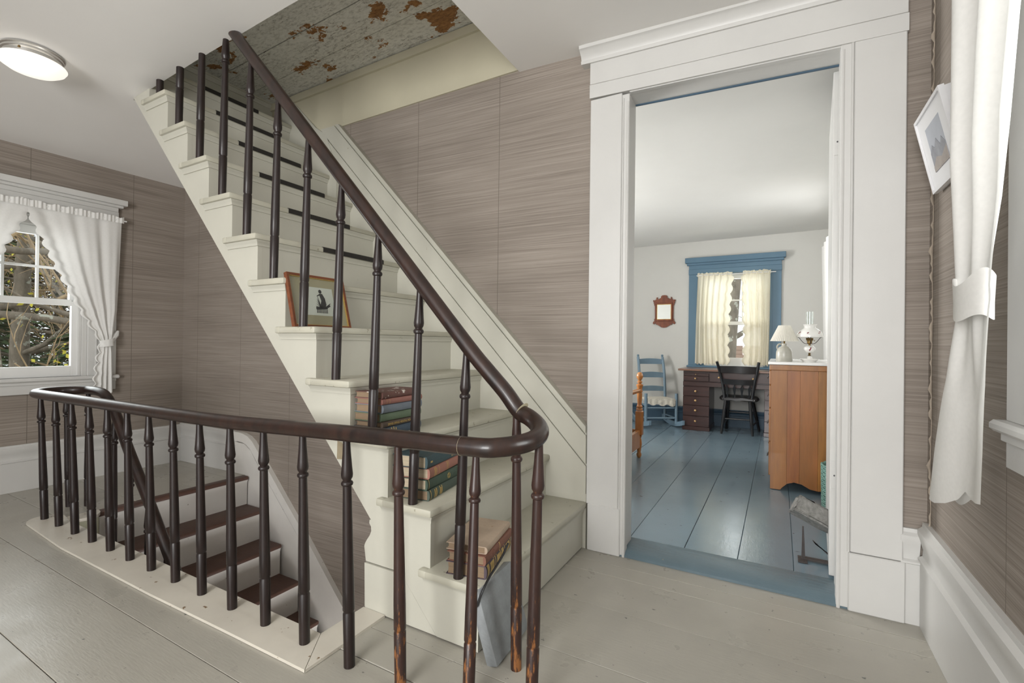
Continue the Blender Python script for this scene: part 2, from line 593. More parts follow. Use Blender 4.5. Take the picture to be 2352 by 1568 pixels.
WX0, WX1 = -3.72, -1.46      # stairwell opening
for a, b in zip(EDG, EDG[1:]):
    if a < 1.17:
        j = R.uniform(-3.4, -0.6)
        plank(LX, RX, a, b)
    else:
        plank(LX, WX0, a, b)
        plank(WX1, RX, a, b)
MB().box(LX, RX, BY, 1.165, -0.16, -0.032).build('subfloor', M_curb, floor)
MB().box(LX, WX0 - 0.02, 1.165, 2.44, -0.16, -0.032).build('subfloor', M_curb, floor)
MB().box(WX1 + 0.02, RX, 1.165, 2.44, -0.16, -0.032).build('subfloor', M_curb, floor)

# ------------------------------------------------------------------ ceiling
ceil_ = empty('ceiling', kind='structure', label='smooth white plaster hall ceiling, sagging a little towards the left')


def slab(x0, x1, y0, y1, name='plaster'):
    xs = [x0] + [x for x, _ in CZ if x0 < x < x1] + [x1]
    poly = [(x, cz(x)) for x in xs] + [(x1, 2.66 + 0.15), (x0, 2.66 + 0.15)]
    MB().prism(poly, 'y', y0, y1).build(name, M_ceil, ceil_, smooth=20)


OX0, OX1, OY = -3.475, -1.32, 1.40
slab(-4.8, 0.7, BY - 0.1, OY)
slab(OX1, 0.7, OY, 2.5)
slab(-4.8, OX0, OY, 2.5)

# ------------------------------------------------------------------ walls
wl = empty('wall_left', kind='structure', label='window wall in grey brown woven wallpaper, left of the stairs')
wy0, wy1, wz0, wz1 = 0.79, 1.70, 0.79, 2.03
MB().box(LX - 0.14, LX, BY, wy0, -0.1, 2.8).box(LX - 0.14, LX, wy1, 2.45, -0.1, 2.8)\
    .box(LX - 0.14, LX, wy0, wy1, -0.1, wz0).box(LX - 0.14, LX, wy0, wy1, wz1, 2.8).build('wallpaper', M_paper, wl)

wr = empty('wall_right', kind='structure', label='right hand wall in grey brown woven wallpaper with the curtained window')
ry0, ry1, rz0, rz1 = 0.64, 1.53, 0.90, 2.10
MB().box(RX, RX + 0.14, BY, ry0, -0.1, 2.8).box(RX, RX + 0.14, ry1, 2.45, -0.1, 2.8)\
    .box(RX, RX + 0.14, ry0, ry1, -0.1, rz0).box(RX, RX + 0.14, ry0, ry1, rz1, 2.8).build('wallpaper', M_paper, wr)
# curling torn edge of the paper in the corner by the door
def torn(u, v):
    z = 0.40 + v * 2.18
    r = 0.004 + 0.002 * sin(z * 23) + 0.0025 * sin(z * 61 + 1) + 0.0025 * sin(z * 131)
    a = u * 2.6
    return (RX - 0.001 - (1 - cos(a)) * max(r, 0.002) * 0.8, 2.408 - 0.045 - sin(a) * max(r, 0.002) - 0.004 * sin(z * 17), z)
MB().grid(torn, 5, 150).build('torn_paper_edge', M_paper_e, wr, label='curled torn wallpaper edge in the corner')

wf = empty('wall_far', kind='structure', label='long papered wall behind the stairs, pierced by the bedroom door')
DX0, DX1, DZ = -0.71, 0.245, 2.40    # rough door opening
pl = [(-4.8, wy(-4.8)), (-0.9, 2.42), (DX0, 2.42), (DX0, 2.55), (-4.8, 2.55)]
MB().prism(pl, 'z', -2.9, 2.8).build('wallpaper', M_paper, wf)
MB().box(DX1, RX + 0.2, 2.42, 2.55, -0.2, 2.8).build('wallpaper', M_paper, wf)
MB().box(DX0, DX1, 2.42, 2.55, DZ, 2.8).build('wallpaper', M_paper, wf)

wb = empty('wall_back', kind='structure', label='papered wall behind the camera with two openings added to let fill light in')  # openings added for the fill lamp outside this wall
MB().box(LX - 0.1, RX + 0.1, BY - 0.14, BY, -0.1, 0.70).box(LX - 0.1, RX + 0.1, BY - 0.14, BY, 2.40, 2.85)\
    .box(LX - 0.1, -3.5, BY - 0.14, BY, 0.70, 2.40).box(-1.9, -1.5, BY - 0.14, BY, 0.70, 2.40).box(0.1, RX + 0.1, BY - 0.14, BY, 0.70, 2.40)\
    .build('wallpaper', M_paper, wb)

# well of the lower stairs
wn = empty('wall_stairwell', kind='structure', label='papered sides of the stairwell below the hall floor')
MB().box(-4.8, 0.6, 1.02, 1.165, -2.9, -0.17).build('near_side', M_paper, wn)
MB().box(-1.46, -1.32, 1.165, 2.35, -2.9, -0.04).build('end_side', M_paper, wn)
MB().box(-4.8, -4.66, 1.0, 2.5, -2.9, -0.17).build('head_side', M_paper, wn)
MB().box(-4.8, -1.3, 1.0, 2.5, -2.95, -2.9).build('lower_floor', M_floor, wn)


# ------------------------------------------------------------------ mouldings: skirtings
def bb_profile(h, d=0.026):
    """(depth from wall, height)"""
    return [(0, 0), (d * 0.75, 0), (d * 0.75, h * 0.63), (d * 0.95, h * 0.64), (d * 0.95, h * 0.66), (d * 0.55, h * 0.68), (d * 0.5, h * 0.74),
            (d * 0.8, h * 0.83), (d * 1.0, h * 0.885), (d * 1.0, h * 0.93), (d * 0.6, h * 0.96), (d * 0.55, h), (0, h)]


b_l = empty('baseboard_left', kind='structure', label='tall white moulded baseboard under the left window')
MB().prism([(LX + p, q) for p, q in bb_profile(0.325, 0.032)], 'y', BY, 2.27).build('board', M_trim, b_l)
b_r = empty('baseboard_right', kind='structure', label='tall white moulded baseboard under the right window')
MB().prism([(RX - p, q) for p, q in bb_profile(0.405, 0.034)], 'y', BY, 2.395).build('board', M_trim, b_r)
b_f = empty('baseboard_far', kind='structure', label='white baseboard on the long wall at the head of the lower stairs and by the door')
MB().prism([(0.0 - p, q) for p, q in bb_profile(0.335, 0.026)], 'x', -0.02, 0.81,
           M=Matrix.Translation((LX, wy(LX), 0)) @ Matrix.Rotation(math.atan(0.0373), 4, 'Z')).build('board', M_trim, b_f)
MB().prism([(2.42 - p, q) for p, q in bb_profile(0.372, 0.03)], 'x', 0.425, RX - 0.024).build('corner_block', M_trim, b_f)

# ------------------------------------------------------------------ door trim, slightly racked with the house
RK = -0.036       # drop of the head per metre to the right


def rack(z, x, k=1.0): return z + k * RK * (x + 0.22)


t1 = empty('trim_1', kind='structure', label='wide white door casing with a crowned head, around the bedroom doorway')


def casing(x0, x1, name):
    s = 1 if x1 > 0 else -1
    m = MB()
    zt = 2.37
    m.box(x0, x1, 2.392, 2.425, 0.24, zt, 0.003)
    m.build(name, M_trim, t1)


casing(-0.882, -0.712, 'casing')
casing(0.262, 0.432, 'casing')
# beaded inner edges
for xa, xb in ((-0.712, -0.675), (0.215, 0.262)):
    m = MB()
    m.box(xa, xb, 2.3965, 2.44, 0.008, 2.36, 0.002)
    xc = xb - 0.008 if xa < 0 else xa + 0.008
    m.tube([(xc, 2.399, 0.0), (xc, 2.399, 2.32)], 0.0075, 8)
    xc2 = xa + 0.006 if xa < 0 else xb - 0.006
    m.tube([(xc2, 2.395, 0.24), (xc2, 2.395, 2.34)], 0.005, 8)
    m.build('inner_bead', M_trim, t1)
MB().box(-0.874, -0.700, 2.386, 2.425, 0.0, 0.243, 0.004).build('plinth', M_trim, t1)
MB().box(0.255, 0.440, 2.386, 2.425, 0.0, 0.238, 0.004).build('plinth', M_trim, t1)


def racked(x0, x1, y0, y1, z0, z1, name, k=1.0, ma=None):
    MB().hexa([(x0, y0, rack(z0, x0, k)), (x1, y0, rack(z0, x1, k)), (x1, y1, rack(z0, x1, k)), (x0, y1, rack(z0, x0, k)),
               (x0, y0, rack(z1, x0, k)), (x1, y0, rack(z1, x1, k)), (x1, y1, rack(z1, x1, k)), (x0, y1, rack(z1, x0, k))]).build(name, ma or M_trim, t1)


racked(-0.886, 0.436, 2.388, 2.425, 2.355, 2.425, 'head_fillet')
racked(-0.882, 0.432, 2.382, 2.425, 2.425, 2.535, 'head_board')
CR = [(2.42, 2.535), (2.372, 2.535), (2.370, 2.552), (2.378, 2.556), (2.372, 2.572), (2.352, 2.592), (2.346, 2.597), (2.338, 2.600), (2.336, 2.622), (2.334, 2.640), (2.42, 2.640)]
m = MB()
for (xa, xb) in ((-0.93, 0.475),):
    A = [m.bm.verts.new((xa + (2.42 - y) * 0.0, y, rack(z, xa))) for y, z in CR]
    B = [m.bm.verts.new((xb, y, rack(z, xb))) for y, z in CR]
    m.bm.faces.new(A); m.bm.faces.new(B[::-1])
    for i in range(len(CR)):
        j = (i + 1) % len(CR)
        m.bm.faces.new((A[j], A[i], B[i], B[j]))
m.build('crown', M_trim, t1)
racked(-0.676, 0.222, 2.40, 2.425, 2.350, 2.372, 'head_bead')
# jambs and lintel
MB().box(-0.712, -0.684, 2.43, 2.552, 0.0, 2.37).build('jamb', M_trim, t1)
MB().box(0.222, 0.25, 2.43, 2.552, 0.0, 2.345).build('jamb', M_trim, t1)
racked(-0.71, 0.245, 2.425, 2.545, 2.352, 2.40, 'lintel')
racked(-0.71, 0.245, 2.545, 2.556, 2.346, 2.40, 'lintel_edge', ma=M_bluedark)

t2 = empty('trim_2', kind='structure', label='blue painted wooden threshold of the bedroom doorway')
MB().prism([(2.398, 0.0), (2.398, 0.012), (2.415, 0.026), (2.45, 0.034), (2.575, 0.036), (2.60, 0.03), (2.62, 0.0)], 'x', -0.712, 0.262).build('threshold', M_thresh, t2)

# ------------------------------------------------------------------ white curb round the stairwell
t3 = empty('trim_3', kind='structure', label='white painted curb board edging the stairwell opening')
arc = [(-3.745 + 0.10 * cos(a), 1.112 + 0.082 * sin(a)) for a in [radians(t) for t in range(90, 271, 15)]]
cp = [(-1.3365, 1.03), (-1.4535, 1.1865), (-3.60, 1.172)] + [(x, y) for x, y in arc] + [(-3.2, 1.004), (-2.3, 1.010), (-1.8, 1.022)]
MB().prism(cp, 'z', 0.0005, 0.011).build('curb_board', M_curb, t3)
MB().prism([(-1.3335, 1.03), (-1.335, 1.392), (-1.452, 1.392), (-1.452, 1.1875)], 'z', 0.0005, 0.011).build('curb_return', M_curb, t3)
MB().box(-3.6, -1.452, 1.155, 1.176, -0.17, 0.0).build('curb_fascia', M_dirtyw, t3)
m = MB()
m.grid(lambda u, v: (-3.70 + 0.09 * cos(radians(-90 + 180 * u)), 1.255 + 0.085 * sin(radians(-90 + 180 * u)), -0.7 + 0.697 * v), 10, 1)
m.build('curved_fascia', M_fascia, t3)
MB().prism([(-3.72, 1.17)] + [(-3.70 + 0.098 * cos(radians(a)), 1.255 + 0.09 * sin(radians(a))) for a in range(-90, 91, 18)] + [(-3.72, 1.345)], 'z', -0.012, 0.006).build('curved_nosing', M_curb, t3)

# ------------------------------------------------------------------ attic seen through the ceiling opening
ca = empty('ceiling_attic', kind='structure', label='boarded ceiling above the stairs with flaking grey paint')


def az(x): return 2.925 + 0.048 * (x + 3.26)


ay = [1.30, 1.395, 1.63, 1.885, 2.125, 2.45]
for a, b in zip(ay, ay[1:]):
    a2, b2 = a + 0.003, b - 0.003
    d = R.uniform(-0.003, 0.003)
    MB().hexa([(-3.9, a2, az(-3.9) + d), (-1.2, a2, az(-1.2) + d), (-1.2, b2, az(-1.2) + d), (-3.9, b2, az(-3.9) + d),
               (-3.9, a2, az(-3.9) + .02), (-1.2, a2, az(-1.2) + .02), (-1.2, b2, az(-1.2) + .02), (-3.9, b2, az(-3.9) + .02)]).build('plank', M_peel, ca)
MB().box(-4.2, -1.1, 1.25, 2.6, 3.1, 3.14).build('backing', M_board, ca)
wa = empty('wall_attic', kind='structure', label='papered walls enclosing the top of the attic stairs')
MB().box(-4.1, -1.2, 1.28, 1.39, 2.66, 3.1).build('near_side', M_paper, wa)
MB().box(-1.315, -1.2, 1.39, 2.55, 2.66, 3.1).build('end_side', M_board, wa)
MB().box(-4.1, -3.78, 1.39, 2.55, 2.62, 3.1).build('head_side', M_paper, wa)
MB().box(-4.1, -1.2, 2.44, 2.6, 2.7, 3.1).build('far_side', M_board, wa)
t4 = empty('trim_4', kind='structure', label='aged cream board with a top bead, along the wall above the stairs')


def wl_(x, d): return wy(x) - d


def boardhex(x0, x1, z0a, z0b, z1a, z1b, d, name, ma):
    MB().hexa([(x0, wl_(x0, d), z0a), (x1, wl_(x1, d), z0b), (x1, wl_(x1, -.03), z0b), (x0, wl_(x0, -.03), z0a),
               (x0, wl_(x0, d), z1a), (x1, wl_(x1, d), z1b), (x1, wl_(x1, -.03), z1b), (x0, wl_(x0, -.03), z1a)]).build(name, ma, t4)


boardhex(-3.5, -1.31, 2.575, 2.653, az(-3.5), az(-1.31), 0.012, 'board', M_board)
boardhex(-3.5, -1.31, az(-3.5) - .055, az(-1.31) - .055, az(-3.5) - .004, az(-1.31) - .004, 0.03, 'top_bead', M_board)

# ------------------------------------------------------------------ attic staircase
st = empty('attic_staircase', (-0.9, 1.9, 0), label='steep cream painted staircase climbing left through the ceiling opening', cat='staircase')
YO, YI = 1.392, 2.40
NT = 13
# outer cut string
low = lambda x: 0.23 + 1.0735 * (-1.29 - x)
pts = [(-0.901, 0.0), (-1.0755, 0.0), (-3.62, low(-3.62)), (-3.62, tz(12) - 0.2)]
top = []
for n in range(NT):
    rx = tx(n) - 0.022
    top.append((rx, (tz(n - 1) - 0.03) if n else 0.006))
    top.append((rx, tz(n) - 0.03))
    if n == NT - 1: top.append((-3.62, tz(n) - 0.03))
poly = [(-1.0811, 0.006)] + top + [(-3.62, low(-3.62))]
MB().prism(poly, 'y', YO, YO + 0.024).build('stringer', M_cream, st)
# soffit below the flight
MB().hexa([(-1.10, YO + .02, low(-1.10)), (-1.10, 2.33, low(-1.10)), (-3.62, 2.33, low(-3.62)), (-3.62, YO + .02, low(-3.62)),
           (-1.10, YO + .02, low(-1.10) + .02), (-1.10, 2.33, low(-1.10) + .02), (-3.62, 2.33, low(-3.62) + .02), (-3.62, YO + .02, low(-3.62) + .02)]).build('soffit', M_cream, st)
# skirting panel under the lowest steps, its moulded end showing by the well
lxz = lambda z: -1.29 - (z - 0.23) / 1.0735 - 0.0035
MB().prism([(lxz(0.006), 0.006), (-1.445, 0.006), (-1.448, 0.015), (-1.452, 0.188), (lxz(0.188), 0.188)], 'y', 1.394, 1.43).build('base_panel', M_cream, st)
ogee = [(-1.452, 0.192), (-1.462, 0.25), (-1.458, 0.262), (-1.450, 0.275), (-1.432, 0.300), (-1.424, 0.318), (-1.426, 0.336), (-1.436, 0.348), (-1.434, 0.362), (lxz(0.364), 0.364), (lxz(0.192), 0.192)]
MB().prism(ogee, 'y', 1.401, 1.43).build('base_moulding', M_cream, st)
strip_y = {6: (1.75, 2.20), 7: (1.69, 2.12), 8: (1.655, 2.10), 9: (1.66, 2.08), 10: (1.645, 2.06), 11: (1.66, 2.05)}
for n in range(NT):
    x, z = tx(n), tz(n)
    m = MB()
    m.box(tx(n + 1) - 0.03, x, 1.362, YI, z - 0.03, z, 0.009, 2)
    m.box(tx(n + 1) - 0.058, tx(n + 1) - 0.02, 1.362, YO + 0.001, z - 0.03, z, 0.007, 2)
    t = m.build('tread', M_tread, st)
    # cove moulding along the front and round the open end
    cv = [(0, 0), (0.017, 0), (0.0145, -0.006), (0.009, -0.012), (0.006, -0.022), (0.006, -0.027), (0, -0.027)]
    rx = x - 0.022
    m = MB()
    rings = [[m.bm.verts.new(c) for c in ((xe_ + (p if k else 0), ye_ - (p if k < 2 else 0), z - 0.03 + q) for p, q in cv)]
             for k, (xe_, ye_) in enumerate(((tx(n + 1) - 0.05, YO), (rx, YO), (rx, YI)))]
    m.bm.faces.new(rings[0])
    m.bm.faces.new(rings[2][::-1])
    for ra_, rb_ in zip(rings, rings[1:]):
        for q_ in range(len(cv)):
            w_ = (q_ + 1) % len(cv)
            m.bm.faces.new((ra_[w_], ra_[q_], rb_[q_], rb_[w_]))
    m.build('cove', M_cream, t)
    if n in strip_y:
        a, b = strip_y[n]
        MB().prism([(x - 0.03, z + 0.0015), (x - 0.004, z + 0.0015), (x + 0.0025, z - 0.004), (x + 0.003, z - 0.026), (x - 0.0005, z - 0.027), (x - 0.0005, z - 0.004), (x - 0.03, z - 0.0005)],
                   'y', a, b).build('rubber_strip', M_rubber, t, label='black rubber strip on the step edge')
    z0 = tz(n - 1) if n else 0.0
    MB().box(rx - 0.018, rx, YO + 0.0242, YI, z0 - 0.004 if n else 0.006, z - 0.029, 0.0).build('riser', M_cream, st)
# skirt board up the wall
ws = empty('trim_5', kind='structure', label='cream stair skirting board with a moulded cap, running up the papered wall')
SK = [(-0.884, 0.648), (-2.735, 2.625)]
sl = (SK[1][1] - SK[0][1]) / (SK[1][0] - SK[0][0])


def skirt_band(o0, o1, d, name, zc=2.605):
    """band between offsets o0,o1 (vertical metres below the top line), d proud of the wall, cut level at zc"""
    x0 = -0.884
    P = []
    for o in (o0, o1):
        P.append((x0, SK[0][1] - o))
    for o in (o1, o0):
        P.append((x0 + (zc + o - SK[0][1]) / sl, zc))
    P = [P[0], P[3], P[2], P[1]]
    v = [(x, wy(x) - d, z) for x, z in P] + [(x, wy(x) + 0.02, z) for x, z in P]
    MB().hexa(v).build(name, M_cream, ws)


skirt_band(0.0, 0.035, 0.046, 'cap')
skirt_band(0.035, 0.05, 0.026, 'cap_groove')
skirt_band(0.05, 0.066, 0.040, 'cap_bead')
skirt_band(0.066, 0.20, 0.036, 'cap_board')
skirt_band(0.20, 0.214, 0.018, 'cap_groove')
skirt_band(0.214, 0.36, 0.030, 'face_board')
skirt_band(0.36, 1.35, 0.0225, 'board')
v = [(-2.735, 2.30), (-2.85, 2.56), (-2.96, 2.632), (-3.27, 2.93), (-3.5, 2.93), (-3.5, 2.3), (-2.735, 1.5)]
MB().prism(v, 'y', 2.315, 2.40).build('upper_board', M_cream, ws)

# latch plate on the string
MB().prism([(-1.612, 0.725), (-1.558, 0.732), (-1.557, 0.715), (-1.580, 0.71), (-1.582, 0.588), (-1.615, 0.585)], 'y', 1.389, 1.3925).build('latch_plate', M_latch, st, label='tarnished metal latch plate')

# ------------------------------------------------------------------ lower staircase
ls = empty('lower_staircase', (-3.7, 1.8, 0), label='white staircase with brown treads going down under the attic stairs', cat='staircase')
LG, LR, LY0, LY1 = 0.2115, 0.2232, 1.345, 2.285


def lx(k): return -3.66 + LG * k
def lz(k): return -LR * k


for k in range(0, 11):
    x, z = lx(k), lz(k)
    bx = x - (0.075 if k == 0 else LG + 0.03)
    m = MB().box(bx, x, LY0 - 0.02, LY1, z - 0.028, z + (0.001 if k == 0 else 0), 0.008, 2)
    m.build('tread', M_brown, ls)
    cv = [(0, 0), (0.012, 0), (0.009, -0.008), (0.004, -0.016), (0.004, -0.024), (0, -0.024)]
    MB().prism([(x - 0.022 + p, z - 0.028 + q) for p, q in cv], 'y', LY0 - 0.012, LY1).build('cove', M_dirtyw, ls)
    MB().box(x - 0.042, x - 0.022, LY0 + 0.0203, LY1, z - LR, z - 0.0285).build('riser', M_dirtyw, ls)
poly = [(lx(0) - 0.10, -0.03)]
for k in range(0, 11):
    poly += [(lx(k) - 0.022, lz(k) - 0.029), (lx(k) - 0.022, lz(k + 1) - 0.029)]
poly += [(lx(10), lz(11) - 0.3), (lx(0) - 0.1, -0.42)]
MB().prism(poly, 'y', LY0 - 0.004, LY0 + 0.02).build('stringer', M_dirtyw, ls)
# wall skirt, curving up into the baseboard
topc = [(-3.86, 0.335), (-3.80, 0.335), (-3.74, 0.330), (-3.68, 0.313), (-3.62, 0.278), (-3.548, 0.205), (-3.06, -0.29), (-2.586, -0.80), (-1.47, -1.99)]
botc = [(x, z - 0.52 if x > -3.6 else max(z - 0.52, -0.25)) for x, z in topc]


def sweep(off0, off1, d, name):
    m = MB()
    prev = None
    for i, (x, z) in enumerate(topc):
        # offset perpendicular-ish: vertical offset grows on the slope
        a, b = topc[max(i - 1, 0)], topc[min(i + 1, len(topc) - 1)]
        t = Vector((b[0] - a[0], 0, b[1] - a[1])).normalized()
        nrm = Vector((t.z, 0, -t.x))
        if nrm.z > 0: nrm = -nrm
        p0 = Vector((x, 0, z)) + nrm * off0
        p1 = Vector((x, 0, z)) + nrm * off1
        cur = []
        for p in (p0, p1):
            cur.append(m.bm.verts.new((p.x, wy(p.x) - d, p.z)))
        for p in (p1, p0):
            cur.append(m.bm.verts.new((p.x, wy(p.x) + 0.02, p.z)))
        if prev:
            for q in range(4):
                r = (q + 1) % 4
                m.bm.faces.new((prev[q], prev[r], cur[r], cur[q]))
        prev = cur
    m.build(name, M_dirtyw, ls)


sweep(0.0, 0.028, 0.036, 'skirt_cap')
sweep(0.028, 0.075, 0.028, 'skirt_cove')
pb_ = [(-3.86, 0.25), (-3.74, 0.245), (-3.66, 0.20), (-3.60, 0.13), (-3.10, -0.37), (-1.47, -2.10), (-1.47, -2.8), (-2.4, -1.6), (-3.86, -0.25)]
m = MB()
A = [m.bm.verts.new((x, wy(x) - 0.022, z)) for x, z in pb_]
B = [m.bm.verts.new((x, wy(x) + 0.02, z)) for x, z in pb_]
m.bm.faces.new(A)
m.bm.faces.new(B[::-1])
for i in range(len(pb_)):
    j = (i + 1) % len(pb_)
    m.bm.faces.new((A[j], A[i], B[i], B[j]))
m.build('skirt_board', M_dirtyw, ls)

# ------------------------------------------------------------------ stair railing
rl = empty('stair_railing', (-2.4, 1.12, 0), label='dark turned wooden balustrade round the stairwell, one rail curving up the attic stairs', cat='railing')
RR = 0.0275
# top flight rail: axis
up = lambda x: 1.075 + 1.0754 * (-0.963 - x)     # axis height on the slope
path = []
path += [(-2.2, 1.36, -0.83), (-2.86, 1.36, -0.125), (-3.13, 1.36, 0.172), (-3.36, 1.36, 0.415), (-3.52, 1.36, 0.60), (-3.60, 1.36, 0.675),
         (-3.68, 1.358, 0.727), (-3.77, 1.357, 0.742)]
for a in range(100, 261, 20):
    path.append((-3.86 + 0.125 * cos(radians(a)), 1.226 + 0.13 * sin(radians(a)), 0.743))
path += [(-3.72, 1.094, 0.743), (-3.3, 1.096, 0.745), (-2.9, 1.098, 0.746), (-2.4, 1.102, 0.748), (-1.9, 1.110, 0.752), (-1.4, 1.118, 0.768), (-1.05, 1.121, 0.779), (-0.85, 1.121, 0.783)]
for a in range(-75, 90, 18):
    u = (a + 90) / 180
    path.append((-0.755 + 0.135 * cos(radians(a)), 1.254 + 0.1325 * sin(radians(a)), 0.785 + 0.02 * u + 0.055 * u ** 3))
path += [(-0.80, 1.387, 0.915), (-0.87, 1.387, 0.982), (-0.963, 1.387, up(-0.963))]
for x in (-1.3, -1.7, -2.1, -2.5, -2.9): path.append((x, 1.387, up(x)))
hr = MB().tube(catmull(path, 5), RR, 18).build('handrail', M_rail, rl, smooth=60)


def ring_at(p, d):
    d = Vector(d).normalized()
    M = Matrix.Translation(Vector(p)) @ d.to_track_quat('Z', 'Y').to_matrix().to_4x4()
    MB().lathe([(RR - 0.001, -0.0006), (RR + 0.0004, 0), (RR - 0.001, 0.0006)], 18, M).build('joint_line', M_mat, hr)


PROF = [(0.0115, 0), (0.0135, .06), (0.0175, .13), (0.0195, .155), (0.0180, .17), (0.0140, .178), (0.0135, .183), (0.0180, .187), (0.0200, .194),
        (0.0185, .202), (0.0140, .206), (0.0145, .25), (0.0168, .45), (0.0190, .66), (0.0192, .752), (0.0170, .757), (0.0170, .761), (0.0190, .766), (0.0185, 0.9), (0.0182, 1.0)]
bal0 = MB().lathe([(r, 1 - t) for r, t in PROF], 14).build('baluster', M_balu, rl, local=True)
balw = MB().lathe([(r, 1 - t) for r, t in PROF], 14).build('baluster', M_baluw, rl, local=True)
for o in (bal0, balw): o['label'] = 'turned baluster'
balw['label'] = 'turned baluster with its varnish worn through to orange wood'
used = {bal0: False, balw: False}


def baluster(b, t, src=None):
    src = src or bal0
    b, t = Vector(b), Vector(t)
    d = t - b
    z = d.normalized()
    x = Vector((0, 1, 0)).cross(z).normalized()
    y = z.cross(x)
    M = Matrix.Identity(4)
    for i in range(3):
        M[i][0], M[i][1], M[i][2], M[i][3] = x[i], y[i], d[i], b[i] - rl.location[i]
    if not used[src]:
        used[src] = True
        src.matrix_local = M
        return src
    return inst(src, 'baluster', rl, M=M)


def rail_z(x): return lerp([(-3.9, 0.743), (-2.9, 0.746), (-1.9, 0.752), (-1.05, 0.779), (-0.8, 0.783)], x)


# along the hall side, standing on the curb
bx = [-3.771, -3.565, -3.352, -3.140, -2.936, -2.731, -2.527, -2.317, -2.108, -1.892, -1.679, -1.457]
for i, x in enumerate(bx):
    yb = 1.112 + 0.01 * i / 11
    xt = x - 0.02 - 0.012 * (11 - i) / 11
    baluster((x, yb, 0.010), (xt, lerp([(-3.9, 1.094), (-1.4, 1.118)], x), rail_z(x) - 0.02))
# standing on the floorboards at the turn of the rail
baluster((-1.238, 1.128, 0.0), (-1.258, 1.121, rail_z(-1.25) - 0.02))
baluster((-1.020, 1.135, 0.0), (-1.030, 1.121, rail_z(-1.03) - 0.02), balw)
baluster((-0.795, 1.178, 0.0), (-0.858, 1.300, 0.715), balw)           # this one has come loose from the rail
baluster((-0.628, 1.262, 0.0), (-0.612, 1.262, 0.785), balw)
baluster((-0.752, 1.396, 0.0), (-0.757, 1.387, 0.865), balw)
# up the attic stairs, one on each step
for n in range(0, 11):
    x = tx(n) - 0.106
    baluster((x, 1.388, tz(n) - 0.002), (x + 0.024 - 0.001 * n, 1.387, up(x + 0.02) - 0.03))
# round the end and down the lower stairs
baluster((-3.962, 1.285, 0.0), (-3.972, 1.265, 0.725))
baluster((-3.885, 1.352, 0.0), (-3.90, 1.352, 0.725))
for k in (1, 2, 3, 4):
    x = lx(k) - 0.10
    zt_ = lerp([(-3.6, 0.675), (-3.36, 0.415), (-3.13, 0.172), (-2.86, -0.125), (-2.2, -0.83)], x)
    baluster((x, 1.362, lz(k) - 0.001), (x, 1.36, zt_ - 0.02))
# fine joints in the rail
ring_at((-0.79, 1.121, 0.784), (1, 0.08, 0.02))
ring_at((-0.735, 1.383, 0.862), (-0.8, 0.1, 0.55))

# ------------------------------------------------------------------ windows


